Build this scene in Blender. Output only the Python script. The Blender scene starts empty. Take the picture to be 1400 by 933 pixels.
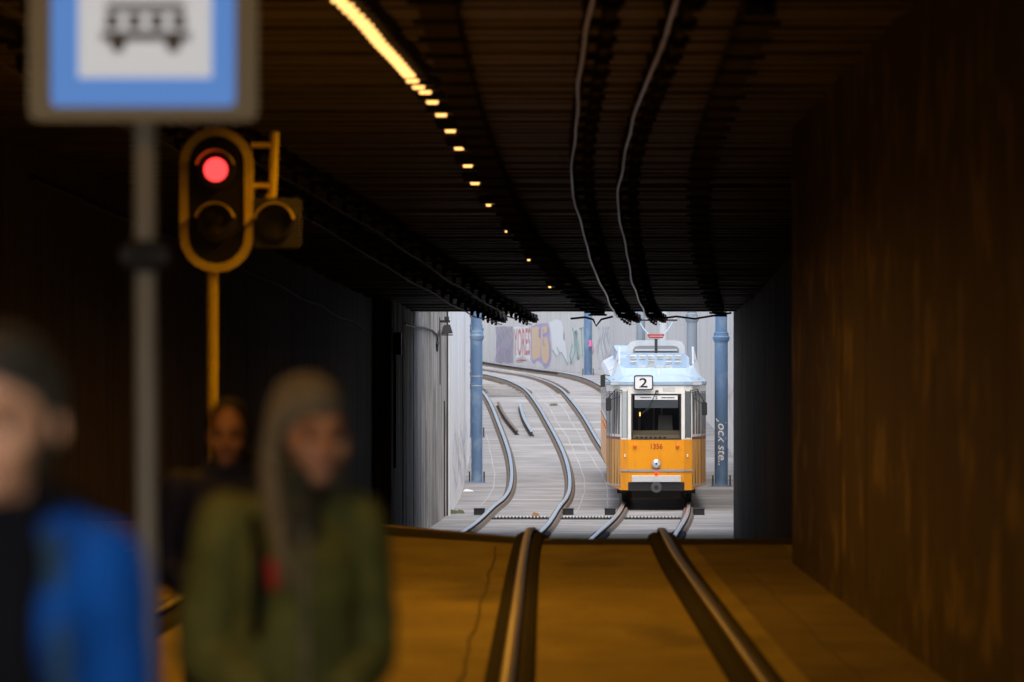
import bpy, bmesh, math, random
import numpy as np
from mathutils import Vector, Matrix, Quaternion

random.seed(7)
R = math.radians
S = bpy.context.scene
COL = S.collection

# ------------------------------------------------------------------ camera, sky, sun, exposure
F = 200.0 / 36.0 * 1400.0            # focal length in pixels of the 1400 px wide photograph
CAM_Z = 1.75
VPX, HZY = 746.0, 514.0              # where the straight near track vanishes
cam_d = bpy.data.cameras.new('camera')
cam = bpy.data.objects.new('camera', cam_d); COL.objects.link(cam)
cam_d.sensor_width = 36.0; cam_d.lens = 200.0
cam_d.clip_start = 0.1; cam_d.clip_end = 3000.0
cam.location = (0, 0, CAM_Z)
cam.rotation_euler = (R(90) + math.atan((HZY - 466.5) / F), 0, math.atan((VPX - 700.0) / F))
cam_d.dof.use_dof = True
cam_d.dof.focus_distance = 131.0
cam_d.dof.aperture_fstop = 3.3
cam_d.dof.aperture_blades = 9
S.camera = cam

SUN_EL, SUN_AZ = 60.0, 172.0
world = bpy.data.worlds.new('World'); S.world = world; world.use_nodes = True
wn = world.node_tree.nodes; wl = world.node_tree.links
for n in list(wn): wn.remove(n)
sky = wn.new('ShaderNodeTexSky'); sky.sky_type = 'NISHITA'; sky.sun_disc = False
sky.sun_elevation = R(SUN_EL); sky.sun_rotation = R(SUN_AZ)
sky.air_density = 1.0; sky.dust_density = 5.0; sky.ozone_density = 1.0
bg = wn.new('ShaderNodeBackground'); bg.inputs['Strength'].default_value = 0.15
wo = wn.new('ShaderNodeOutputWorld')
wl.new(sky.outputs[0], bg.inputs['Color']); wl.new(bg.outputs[0], wo.inputs['Surface'])

sun_d = bpy.data.lights.new('sun', 'SUN'); sun_d.energy = 1.2; sun_d.angle = R(100); sun_d.color = (1.0, 0.985, 0.97)
sun = bpy.data.objects.new('sun', sun_d); COL.objects.link(sun)
az = R(SUN_AZ); el = R(SUN_EL)
to_sun = Vector((math.sin(az) * math.cos(el), math.cos(az) * math.cos(el), math.sin(el)))
sun.rotation_euler = to_sun.to_track_quat('Z', 'Y').to_euler()

S.view_settings.view_transform = 'Standard'; S.view_settings.look = 'None'
S.view_settings.gamma = 1.0; S.view_settings.use_curve_mapping = False
S.view_settings.exposure = 0.74
S.cycles.use_denoising = True
S.cycles.max_bounces = 8; S.cycles.diffuse_bounces = 4; S.cycles.glossy_bounces = 3
S.cycles.transmission_bounces = 4; S.cycles.transparent_max_bounces = 8
S.cycles.sample_clamp_indirect = 4.0
S.cycles.caustics_reflective = False; S.cycles.caustics_refractive = False
LAMP_W = 0.84                         # scales the tunnel lamps

# ------------------------------------------------------------------ helpers
def tag(o, label=None, cat=None, group=None, kind=None):
    if label: o['label'] = label
    if cat: o['category'] = cat
    if group: o['group'] = group
    if kind: o['kind'] = kind
    return o

def empty(name, loc=(0, 0, 0), rz=0.0, label=None, cat=None, group=None, kind=None):
    o = bpy.data.objects.new(name, None); COL.objects.link(o)
    o.location = loc; o.rotation_euler = (0, 0, rz); o.empty_display_size = 0.2
    return tag(o, label, cat, group, kind)

class MB:
    """collects shapes and links them as one mesh object"""
    def __init__(s, tf=None):
        s.v = []; s.f = []; s.tf = tf
    def add(s, vs, fs):
        b = len(s.v)
        if s.tf: vs = [s.tf(*p) for p in vs]
        s.v += [tuple(p) for p in vs]; s.f += [tuple(b + i for i in f) for f in fs]
        return s
    def box(s, x0, x1, y0, y1, z0, z1):
        return s.add([(x0,y0,z0),(x1,y0,z0),(x1,y1,z0),(x0,y1,z0),(x0,y0,z1),(x1,y0,z1),(x1,y1,z1),(x0,y1,z1)],
                     [(0,3,2,1),(4,5,6,7),(0,1,5,4),(1,2,6,5),(2,3,7,6),(3,0,4,7)])
    def hexa(s, p):
        return s.add(p, [(0,3,2,1),(4,5,6,7),(0,1,5,4),(1,2,6,5),(2,3,7,6),(3,0,4,7)])
    def tube(s, pts, r, n=8, caps=True):
        pts = [Vector(p) for p in pts]
        rs = r if isinstance(r, (list, tuple)) else [r] * len(pts)
        vs = []; fs = []
        prev = None
        for i, p in enumerate(pts):
            d = (pts[min(i + 1, len(pts) - 1)] - pts[max(i - 1, 0)]).normalized()
            if prev is None:
                a = d.orthogonal().normalized()
            else:
                a = (prev - d * prev.dot(d)).normalized()
            prev = a; b = d.cross(a)
            for k in range(n):
                t = 2 * math.pi * k / n
                vs.append(p + (a * math.cos(t) + b * math.sin(t)) * rs[i])
        for i in range(len(pts) - 1):
            for k in range(n):
                k2 = (k + 1) % n
                fs.append((i*n + k, i*n + k2, (i+1)*n + k2, (i+1)*n + k))
        if caps:
            fs.append(tuple(range(n))[::-1]); fs.append(tuple((len(pts)-1)*n + k for k in range(n)))
        return s.add(vs, fs)
    def lathe(s, prof, c=(0, 0, 0), axis='z', n=24):
        vs = []; fs = []
        for (r, h) in prof:
            for k in range(n):
                t = 2 * math.pi * k / n; x, y = r * math.cos(t), r * math.sin(t)
                if axis == 'z': vs.append((c[0]+x, c[1]+y, c[2]+h))
                elif axis == 'y': vs.append((c[0]+x, c[1]+h, c[2]+y))
                else: vs.append((c[0]+h, c[1]+x, c[2]+y))
        m = len(prof)
        for i in range(m - 1):
            for k in range(n):
                k2 = (k + 1) % n
                fs.append((i*n + k, i*n + k2, (i+1)*n + k2, (i+1)*n + k))
        fs.append(tuple(range(n))[::-1]); fs.append(tuple((m-1)*n + k for k in range(n)))
        return s.add(vs, fs)
    def prism(s, poly, axis, h0, h1):
        """polygon in a plane, extruded along axis"""
        n = len(poly)
        def P(a, b, h):
            return (h, a, b) if axis == 'x' else ((a, h, b) if axis == 'y' else (a, b, h))
        vs = [P(a, b, h0) for a, b in poly] + [P(a, b, h1) for a, b in poly]
        fs = [tuple(range(n))[::-1], tuple(range(n, 2*n))] + [(i, (i+1) % n, n + (i+1) % n, n + i) for i in range(n)]
        return s.add(vs, fs)
    def ring(s, outer, inner, axis, h0, h1):
        """frame between two outlines of equal count"""
        n = len(outer)
        def P(a, b, h):
            return (h, a, b) if axis == 'x' else ((a, h, b) if axis == 'y' else (a, b, h))
        vs = []
        for poly in (outer, inner):
            for h in (h0, h1): vs += [P(a, b, h) for a, b in poly]
        fs = []
        for i in range(n):
            j = (i + 1) % n
            fs += [(i, j, n+j, n+i), (2*n+j, 2*n+i, 3*n+i, 3*n+j), (j, i, 2*n+i, 2*n+j), (n+i, n+j, 3*n+j, 3*n+i)]
        return s.add(vs, fs)
    def build(s, name, mat, parent=None, world=False, smooth=False, bevel=0.0):
        off = Vector((0, 0, 0))
        if parent is not None and world:
            p = parent
            while p: off += p.location; p = p.parent
        me = bpy.data.meshes.new(name)
        me.from_pydata([(x - off.x, y - off.y, z - off.z) for x, y, z in s.v], [], s.f)
        bm = bmesh.new(); bm.from_mesh(me); bmesh.ops.recalc_face_normals(bm, faces=bm.faces)
        if bevel:
            bmesh.ops.bevel(bm, geom=[e for e in bm.edges if len(e.link_faces) == 2 and e.calc_face_angle(0) > 0.6],
                            offset=bevel, segments=2, affect='EDGES', profile=0.5)
        bm.to_mesh(me); bm.free()
        me.update()
        if smooth:
            for p in me.polygons: p.use_smooth = True
            me.set_sharp_from_angle(angle=R(38))
        if mat: me.materials.append(mat)
        o = bpy.data.objects.new(name, me); COL.objects.link(o)
        if parent: o.parent = parent
        return o

def interp(pts):
    xs = np.array([p[0] for p in pts], float); ys = np.array([p[1] for p in pts], float)
    h = np.diff(xs); dl = np.diff(ys) / h
    m = np.zeros(len(xs)); m[0] = dl[0]; m[-1] = dl[-1]
    for i in range(1, len(xs) - 1):
        m[i] = 0 if dl[i-1] * dl[i] <= 0 else (h[i] * dl[i-1] + h[i-1] * dl[i]) / (h[i] + h[i-1])
    def f(x):
        x = min(max(x, xs[0]), xs[-1]); i = min(int(np.searchsorted(xs, x, 'right')) - 1, len(xs) - 2); i = max(i, 0)
        t = (x - xs[i]) / h[i]; a, b = ys[i], ys[i+1]
        return float((2*t**3-3*t*t+1)*a + (t**3-2*t*t+t)*h[i]*m[i] + (-2*t**3+3*t*t)*b + (t**3-t*t)*h[i]*m[i+1])
    return f

def px(x, y, d):
    """photo pixel at depth d -> world point"""
    return Vector(((x - VPX) * d / F, d, CAM_Z + (HZY - y) * d / F))

def text_mesh(txt, size=1.0, offset=0.0, shear=0.0):
    """flat lettering as (verts 2d, faces), normalised to start at 0,0; returns width too"""
    c = bpy.data.curves.new('t', 'FONT'); c.body = txt; c.size = size; c.offset = offset; c.resolution_u = 3; c.shear = shear
    o = bpy.data.objects.new('t', c); COL.objects.link(o)
    me = o.to_mesh()
    vs = [(v.co.x, v.co.y) for v in me.vertices]; fs = [tuple(p.vertices) for p in me.polygons]
    o.to_mesh_clear(); bpy.data.objects.remove(o); bpy.data.curves.remove(c)
    x0 = min(v[0] for v in vs); y0 = min(v[1] for v in vs); x1 = max(v[0] for v in vs); y1 = max(v[1] for v in vs)
    return [((v[0]-x0)/(x1-x0), (v[1]-y0)/(y1-y0)) for v in vs], fs

# ------------------------------------------------------------------ materials
MATS = {}
def mat(name, col, rough=0.6, metal=0.0, col2=None, scale=6.0, stretch=(1, 1, 1), contrast=(0.35, 0.65), bump=0.0,
        bscale=None, emit=0.0, emit_col=None, coat=0.0, spec=0.5, detail=6.0, stain=None, stain_scale=0.4, stain_stretch=(1,1,1),
        stain_range=(0.5, 0.7), rough2=None):
    m = bpy.data.materials.new(name); m.use_nodes = True; nt = m.node_tree; N = nt.nodes; L = nt.links
    b = N['Principled BSDF']
    b.inputs['Base Color'].default_value = (*col, 1); b.inputs['Roughness'].default_value = rough
    b.inputs['Metallic'].default_value = metal; b.inputs['Specular IOR Level'].default_value = spec
    b.inputs['Coat Weight'].default_value = coat
    if emit:
        b.inputs['Emission Color'].default_value = (*(emit_col or col), 1); b.inputs['Emission Strength'].default_value = emit
    if col2 or bump:
        g = N.new('ShaderNodeNewGeometry')
        mp = N.new('ShaderNodeMapping'); mp.inputs['Scale'].default_value = stretch; L.new(g.outputs['Position'], mp.inputs['Vector'])
        nz = N.new('ShaderNodeTexNoise'); nz.inputs['Scale'].default_value = scale; nz.inputs['Detail'].default_value = detail
        nz.inputs['Roughness'].default_value = 0.62
        L.new(mp.outputs[0], nz.inputs['Vector'])
        if col2:
            rp = N.new('ShaderNodeMapRange'); rp.inputs['From Min'].default_value = contrast[0]; rp.inputs['From Max'].default_value = contrast[1]
            L.new(nz.outputs['Fac'], rp.inputs['Value'])
            mx = N.new('ShaderNodeMix'); mx.data_type = 'RGBA'
            mx.inputs['A'].default_value = (*col, 1); mx.inputs['B'].default_value = (*col2, 1)
            L.new(rp.outputs[0], mx.inputs['Factor'])
            out = mx.outputs['Result']
            if rough2 is not None:
                rr = N.new('ShaderNodeMapRange'); rr.inputs['To Min'].default_value = rough; rr.inputs['To Max'].default_value = rough2
                L.new(rp.outputs[0], rr.inputs['Value']); L.new(rr.outputs[0], b.inputs['Roughness'])
            if stain:
                mp2 = N.new('ShaderNodeMapping'); mp2.inputs['Scale'].default_value = stain_stretch; L.new(g.outputs['Position'], mp2.inputs['Vector'])
                n2 = N.new('ShaderNodeTexNoise'); n2.inputs['Scale'].default_value = stain_scale; n2.inputs['Detail'].default_value = 5
                L.new(mp2.outputs[0], n2.inputs['Vector'])
                r2 = N.new('ShaderNodeMapRange'); r2.inputs['From Min'].default_value = stain_range[0]; r2.inputs['From Max'].default_value = stain_range[1]
                L.new(n2.outputs['Fac'], r2.inputs['Value'])
                m2 = N.new('ShaderNodeMix'); m2.data_type = 'RGBA'; m2.inputs['B'].default_value = (*stain, 1)
                L.new(out, m2.inputs['A']); L.new(r2.outputs[0], m2.inputs['Factor']); out = m2.outputs['Result']
            L.new(out, b.inputs['Base Color'])
        if bump:
            nb = N.new('ShaderNodeTexNoise'); nb.inputs['Scale'].default_value = bscale or scale * 4; nb.inputs['Detail'].default_value = 5
            L.new(mp.outputs[0], nb.inputs['Vector'])
            bp = N.new('ShaderNodeBump'); bp.inputs['Strength'].default_value = bump; bp.inputs['Distance'].default_value = 0.02
            L.new(nb.outputs['Fac'], bp.inputs['Height']); L.new(bp.outputs[0], b.inputs['Normal'])
    MATS[name] = m
    return m

M_ground_in = None
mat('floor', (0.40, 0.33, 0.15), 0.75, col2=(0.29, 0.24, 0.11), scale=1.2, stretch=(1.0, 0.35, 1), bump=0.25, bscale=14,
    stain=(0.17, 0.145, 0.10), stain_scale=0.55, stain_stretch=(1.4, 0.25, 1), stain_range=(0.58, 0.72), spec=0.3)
mat('outdoor_slab', (0.34, 0.34, 0.343), 0.9, col2=(0.17, 0.17, 0.173), scale=1.3, stretch=(0.5, 0.8, 1), contrast=(0.3, 0.72), bump=0.5, bscale=18, detail=10,
    stain=(0.46, 0.455, 0.445), stain_scale=0.7, stain_stretch=(0.25, 1.0, 1), stain_range=(0.55, 0.75))
mat('plaza', (0.2, 0.2, 0.2), 0.85, col2=(0.15, 0.15, 0.15), scale=1.0)
mat('terrain', (0.10, 0.12, 0.06), 0.95, col2=(0.16, 0.15, 0.09), scale=0.6)
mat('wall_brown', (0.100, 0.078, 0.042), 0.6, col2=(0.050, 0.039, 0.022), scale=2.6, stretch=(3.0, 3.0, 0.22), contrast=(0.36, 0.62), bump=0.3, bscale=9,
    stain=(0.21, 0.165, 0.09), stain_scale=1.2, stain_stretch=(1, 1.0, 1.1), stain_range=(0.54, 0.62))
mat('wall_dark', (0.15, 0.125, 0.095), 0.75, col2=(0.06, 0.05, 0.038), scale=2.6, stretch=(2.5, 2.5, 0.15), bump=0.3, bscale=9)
mat('wall_board', (0.50, 0.48, 0.445), 0.9, col2=(0.13, 0.122, 0.11), scale=2.0, stretch=(2.6, 2.6, 0.12), contrast=(0.38, 0.64), bump=0.5, bscale=12,
    stain=(0.09, 0.083, 0.075), stain_scale=1.0, stain_stretch=(1.2, .6, 0.5), stain_range=(0.52, 0.75))
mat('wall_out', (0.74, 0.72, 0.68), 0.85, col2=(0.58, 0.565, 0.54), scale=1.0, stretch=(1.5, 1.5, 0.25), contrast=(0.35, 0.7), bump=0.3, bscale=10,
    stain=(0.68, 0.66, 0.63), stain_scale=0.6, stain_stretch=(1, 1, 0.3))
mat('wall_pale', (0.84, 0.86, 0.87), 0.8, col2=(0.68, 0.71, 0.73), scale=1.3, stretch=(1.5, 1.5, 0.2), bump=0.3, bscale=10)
mat('wall_niche', (0.19, 0.15, 0.10), 0.75, col2=(0.06, 0.048, 0.033), scale=2.6, stretch=(2.5, 2.5, 0.15), bump=0.3, bscale=9)
mat('side_floor', (0.25, 0.205, 0.13), 0.8, col2=(0.17, 0.14, 0.09), scale=1.4, stretch=(1, .4, 1), bump=0.25, bscale=14, spec=0.3)
mat('joint', (0.05, 0.045, 0.04), 0.9)
mat('ceiling', (0.155, 0.138, 0.115), 0.5, col2=(0.035, 0.031, 0.026), scale=1.6, stretch=(0.35, 1.6, 1), contrast=(0.3, 0.62), bump=0.3, bscale=10)
mat('soot_and_shade', (0.022, 0.018, 0.014), 0.9)  # for sooty fittings and the shade strip on the floor crest
mat('rubber', (0.012, 0.010, 0.009), 0.9, col2=(0.008, 0.007, 0.006), scale=9, bump=0.2)
mat('rust', (0.07, 0.044, 0.032), 0.8, col2=(0.04, 0.028, 0.022), scale=12, bump=0.2)
mat('ballast_rust', (0.17, 0.14, 0.115), 0.9, col2=(0.10, 0.08, 0.065), scale=14, bump=0.3)
mat('steel', (0.78, 0.77, 0.76), 0.30, 1.0)
mat('wire', (0.88, 0.88, 0.88), 0.28, 1.0)
mat('wire_dull', (0.10, 0.085, 0.07), 0.5, 0.3)
mat('black', (0.012, 0.012, 0.013), 0.6)
mat('dark_metal', (0.035, 0.036, 0.038), 0.5, 0.3)
mat('grey_metal', (0.55, 0.57, 0.54), 0.4, 0.0, col2=(0.44, 0.46, 0.43), scale=7)
mat('sign_frame', (0.66, 0.70, 0.60), 0.4)
mat('sign_pole', (0.66, 0.69, 0.66), 0.45, col2=(0.52, 0.55, 0.52), scale=6, stretch=(2, 2, .5))
mat('col_blue', (0.11, 0.20, 0.34), 0.45, col2=(0.09, 0.16, 0.27), scale=2.0, stretch=(1, 1, 0.3), stain=(0.2, 0.29, 0.4), stain_scale=2)
mat('col_grey', (0.25, 0.30, 0.36), 0.45, col2=(0.2, 0.25, 0.31), scale=2.0, stretch=(1, 1, 0.3))
mat('col_white', (0.5, 0.55, 0.6), 0.5)
mat('tram_orange', (0.88, 0.35, 0.006), 0.36, col2=(0.84, 0.32, 0.010), scale=1.5, coat=0.15, stain=(0.60, 0.26, 0.03), stain_scale=3.0, stain_stretch=(2.5, 2.5, .5), stain_range=(0.56, 0.80))
mat('tram_orange_dirty', (0.72, 0.36, 0.07), 0.45, col2=(0.62, 0.30, 0.06), scale=2.5)
mat('tram_white', (0.80, 0.79, 0.74), 0.35, col2=(0.72, 0.71, 0.66), scale=2.0, coat=0.2)
mat('tram_roof', (0.40, 0.52, 0.66), 0.5, col2=(0.34, 0.46, 0.60), scale=3.0)
mat('tram_roof_white', (0.56, 0.62, 0.68), 0.5, col2=(0.48, 0.54, 0.60), scale=3.0)
mat('brown_stripe', (0.20, 0.045, 0.02), 0.4)
mat('silver', (0.55, 0.56, 0.57), 0.35, 0.6)
mat('bright_plate', (0.72, 0.73, 0.75), 0.35, 0.2)
mat('gasket', (0.015, 0.015, 0.016), 0.5)
mat('dark_glass', (0.03, 0.035, 0.04), 0.06, spec=0.7)
mat('mid_glass', (0.12, 0.14, 0.15), 0.08, spec=0.7)
mat('pale_glass', (0.42, 0.47, 0.48), 0.15, spec=0.6)
mat('cab_dark', (0.06, 0.052, 0.045), 0.8)
mat('cab_mid', (0.28, 0.25, 0.21), 0.8)
mat('cast_iron', (0.09, 0.09, 0.095), 0.5, 0.3)
mat('seam_brown', (0.13, 0.11, 0.08), 0.9)
mat('seam_pale', (0.44, 0.44, 0.435), 0.9, col2=(0.30, 0.30, 0.30), scale=3)
mat('dash_tan', (0.50, 0.39, 0.25), 0.7)
mat('visor_grey', (0.22, 0.24, 0.26), 0.8)
mat('board_white', (0.78, 0.80, 0.80), 0.5)
mat('ink', (0.015, 0.017, 0.03), 0.6)
mat('fleet_red', (0.42, 0.06, 0.01), 0.5)
mat('red_lens', (0.8, 0.02, 0.01), 0.2, emit=1.2, emit_col=(1, 0.03, 0.01))
mat('amber_lens', (0.75, 0.16, 0.01), 0.25)
mat('cab_lamp', (1, 0.5, 0.1), 0.4, emit=2.0, emit_col=(1, 0.45, 0.08))
mat('lens_glass', (0.7, 0.72, 0.74), 0.1, 0.3)
mat('panto_red', (0.42, 0.05, 0.05), 0.5)
mat('lamp_glow', (1, 0.62, 0.2), 0.4, emit=1.5, emit_col=(1.0, 0.50, 0.14))
mat('signal_red', (0.9, 0.05, 0.04), 0.3, emit=1.35, emit_col=(1.0, 0.05, 0.05))
mat('signal_yellow', (0.88, 0.72, 0.06), 0.45, col2=(0.76, 0.60, 0.05), scale=8)
mat('signal_black', (0.014, 0.012, 0.012), 0.7)
mat('signal_box', (0.035, 0.038, 0.055), 0.6)
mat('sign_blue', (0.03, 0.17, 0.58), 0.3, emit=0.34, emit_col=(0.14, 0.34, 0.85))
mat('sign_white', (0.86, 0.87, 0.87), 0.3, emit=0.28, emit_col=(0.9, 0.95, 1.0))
mat('picto', (0.34, 0.35, 0.38), 0.5)
mat('skin', (0.50, 0.26, 0.14), 0.55, col2=(0.44, 0.21, 0.11), scale=16)
mat('lips', (0.38, 0.13, 0.11), 0.4)
mat('eye', (0.05, 0.035, 0.025), 0.2)
mat('hair_grey', (0.24, 0.21, 0.13), 0.8, col2=(0.10, 0.085, 0.055), scale=20, stretch=(3, 3, 0.5), bump=0.4)
mat('hair_dark', (0.012, 0.010, 0.007), 0.7, spec=0.2, col2=(0.028, 0.024, 0.012), scale=20, bump=0.3)
mat('coat_olive', (0.15, 0.155, 0.035), 0.85, spec=0.2, col2=(0.09, 0.095, 0.024), scale=7, bump=0.5, bscale=9)
mat('scarf', (0.028, 0.030, 0.017), 0.9, bump=0.3, scale=10)
mat('jacket_blue', (0.001, 0.062, 0.27), 0.85, spec=0.15, col2=(0.001, 0.03, 0.16), scale=6, bump=0.4, bscale=7)
mat('jacket_black', (0.004, 0.004, 0.005), 0.9, spec=0.08, bump=0.3, scale=9)
mat('jacket_navy', (0.012, 0.016, 0.055), 0.75, bump=0.3, scale=9)
mat('teal', (0.005, 0.03, 0.06), 0.9)
mat('trousers', (0.02, 0.021, 0.025), 0.85)
mat('shoe', (0.03, 0.025, 0.02), 0.6)
mat('red_tag', (0.45, 0.03, 0.015), 0.6)
mat('bark', (0.07, 0.055, 0.04), 0.9, col2=(0.04, 0.032, 0.025), scale=8, stretch=(3, 3, 0.4), bump=0.5)
mat('leaf_yellow', (0.50, 0.33, 0.03), 0.6)
mat('leaf_green', (0.10, 0.16, 0.035), 0.6)
mat('leaf_brown', (0.26, 0.13, 0.05), 0.6)
mat('litter_white', (0.8, 0.8, 0.8), 0.7)
mat('scrub', (0.09, 0.10, 0.05), 0.9)
for nm, c in dict(g_white=(0.85, 0.85, 0.85), g_red=(0.62, 0.16, 0.13), g_orange=(0.74, 0.52, 0.30), g_purple=(0.42, 0.36, 0.62), g_grey=(0.36, 0.33, 0.38),
                  g_lilac=(0.62, 0.47, 0.66), g_green=(0.33, 0.45, 0.40), g_mint=(0.72, 0.82, 0.76), g_dark=(0.10, 0.11, 0.12), g_blue=(0.42, 0.56, 0.72),
                  g_pink=(0.85, 0.5, 0.55), g_magenta=(0.85, 0.08, 0.35), g_slate=(0.40, 0.45, 0.52)).items():
    mat(nm, tuple(v * .86 + .09 for v in c), 0.85)  # colours lifted towards grey, haze put into the paint
def glass_mat():
    m = bpy.data.materials.new('windscreen_glass'); m.use_nodes = True; N = m.node_tree.nodes; L = m.node_tree.links
    for n in list(N): N.remove(n)
    t = N.new('ShaderNodeBsdfTransparent'); t.inputs[0].default_value = (0.88, 0.9, 0.9, 1)
    g = N.new('ShaderNodeBsdfGlossy'); g.inputs['Roughness'].default_value = 0.03
    f = N.new('ShaderNodeFresnel'); f.inputs['IOR'].default_value = 1.5
    x = N.new('ShaderNodeMixShader'); o = N.new('ShaderNodeOutputMaterial')
    L.new(f.outputs[0], x.inputs[0]); L.new(t.outputs[0], x.inputs[1]); L.new(g.outputs[0], x.inputs[2]); L.new(x.outputs[0], o.inputs[0])
    return m
MATS['windscreen_glass'] = glass_mat()
M = MATS

# ------------------------------------------------------------------ the lie of the land
XR = interp([(-60, .53), (58, .53), (66, .57), (80, .87), (92, 1.2), (110, 1.77), (120, 2.2), (130, 2.53), (140, 2.72), (148, 2.74), (154, 2.54), (161, 2.25), (175, 1.98),
             (184, 1.72), (197, 1.33), (215, .75), (233, -.05), (248, -1.0), (260, -2.0), (290, -5.0), (380, -15)])
XL = interp([(-60, -3.7), (52, -3.7), (66, -3.05), (80, -2.3), (92, -1.62), (110, -.83), (122, -.58), (130, -.46), (136, -.25), (143, -.11), (148, -.07), (152, -.11), (157, -.24), (163, -.43),
             (175, -.75), (186, -1.05), (196, -1.42), (205, -1.85), (214, -2.37), (225, -3.05), (240, -4.1), (265, -6.3), (290, -9), (380, -19)])
ZT = interp([(-60, 0), (54, 0), (62, .022), (64.5, .02), (67.5, -.06), (72, -.26), (78, -.53), (86, -.88), (95, -1.13), (104, -1.23), (112, -1.25), (122, -1.24), (130, -1.2), (137, -1.17),
             (143, -1.06), (150, -.75), (157, -.35), (165, .05), (175, .46), (186, .9), (196, 1.27), (206, 1.49), (215, 1.63), (233, 1.84), (248, 1.98), (260, 2.12), (290, 2.65),
             (345, 4.4), (380, 4.45)])
ZC = interp([(-20, 4.25), (55, 4.25), (62, 4.15), (104, 3.07), (112, 2.98), (140, 2.98)])     # underside of the tunnel roof
def smoothed(f, w):
    xs = np.arange(-60, 380.1, 1.0); ys = np.array([f(x) for x in xs]); k = np.exp(-.5 * (np.arange(-3*w, 3*w + 1) / w) ** 2); k /= k.sum()
    yp = np.concatenate([ys[0] + (np.arange(-3*w, 0)) * (ys[1] - ys[0]), ys, ys[-1] + np.arange(1, 3*w + 1) * (ys[-1] - ys[-2])])
    y2 = np.convolve(yp, k, 'valid')
    return lambda d: float(np.interp(d, xs, y2))
XR = smoothed(XR, 5); XL = smoothed(XL, 6)
TERR = 4.55
RAIL_H = 0.135
ND = 6.0                             # where the roof begins, just ahead of the camera
def crest_lift(x, d):
    t = max(0.0, 1 - abs(d - 65.5) / 7.0); t = t * t * (3 - 2 * t)
    s = min(1.0, max(0.0, (-x - 0.1) / 2.2))
    return 0.22 * t * s
def ground_z(x, d):
    return ZT(d) - RAIL_H + crest_lift(x, d)

WR_NEAR = [(2.47, ND), (2.47, 57.0)]
WR_MID = [(3.62, 57.3), (3.65, 110.5)]
WR_OUT = [(4.35, 110.8), (5.0, 130), (5.25, 146), (5.1, 168), (4.7, 190), (4.15, 212), (2.75, 243), (-6.5, 317), (-10.0, 345)]
WL_NEAR = [(-6.0, ND), (-6.0, 48.0), (-5.2, 66), (-4.2, 80), (-3.5, 92), (-3.05, 101.2)]
WL_BOARD = [(-2.76, 101.4), (-2.2, 126.0)]
WL_OUT = [(-2.13, 126.2), (-2.1, 157), (-3.0, 186), (-4.4, 214), (-6.4, 240), (-11.3, 290), (-17.5, 345)]
def poly_at(pts, d):
    d = min(max(d, pts[0][1]), pts[-1][1])
    for (a, da), (b, db) in zip(pts, pts[1:]):
        if d <= db: return a + (b - a) * (d - da) / (db - da)
    return pts[-1][0]
def left_x(d): return poly_at(WL_NEAR + WL_BOARD[:] + WL_OUT, d)
def right_x(d): return poly_at(WR_NEAR + WR_MID + WR_OUT, d)

# trackway floor: tunnel part and open-air part, the plaza behind the camera, terrain on top
def floor_strip(name, d0, d1, step, m):
    mb = MB(); n = 22; rows = []
    d = d0; ds = []
    while d < d1 - 1e-6: ds.append(d); d += step
    ds.append(d1)
    vs = []; fs = []
    for d in ds:
        a, b = left_x(d) - 0.55, right_x(d) + 0.55
        for k in range(n + 1):
            x = a + (b - a) * k / n
            vs.append((x, d, ground_z(x, d)))
    for i in range(len(ds) - 1):
        for k in range(n):
            q = i * (n + 1) + k; fs.append((q, q + 1, q + n + 2, q + n + 1))
    mb.add(vs, fs)
    o = mb.build(name, m); tag(o, kind='structure')
    for p in o.data.polygons: p.use_smooth = True
    return o
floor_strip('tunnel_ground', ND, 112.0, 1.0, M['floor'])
floor_strip('ramp_ground', 112.0, 345.0, 1.5, M['outdoor_slab'])
tag(MB().add([(-600, -600, -RAIL_H - .004), (600, -600, -RAIL_H - .004), (600, ND, -RAIL_H - .004), (-600, ND, -RAIL_H - .004)], [(0, 1, 2, 3)]).build('plaza_ground', M['plaza']), kind='structure')
mb = MB(); vs = []; fs = []
ds = [ND, 20, 40, 48, 57, 66, 80, 92, 101.2, 104.6, 110.5, 118, 126] + list(range(132, 345, 6)) + [345]
for d in ds:
    xl, xr = left_x(d) - 0.35, right_x(d) + 0.35
    vs += [(-900, d, TERR), (xl, d, TERR), (xr, d, TERR), (900, d, TERR)]
for i in range(len(ds) - 1):
    b = i * 4; fs += [(b, b+1, b+5, b+4), (b+2, b+3, b+7, b+6)]
    if ds[i+1] <= 110.5: fs.append((b+1, b+2, b+6, b+5))
k = len(vs); vs += [(-900, 1200, TERR), (900, 1200, TERR)]; e = (len(ds) - 1) * 4
fs.append((e, e+1, e+2, e+3, k+1, k))
k = len(vs); vs += [(-900, ND, -.2), (-6.3, ND, -.2), (2.8, ND, -.2), (900, ND, -.2)]
fs += [(0, 1, k+1, k), (2, 3, k+3, k+2)]
mb.add(vs, fs); tag(mb.build('terrain', M['terrain']), kind='structure')

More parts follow.
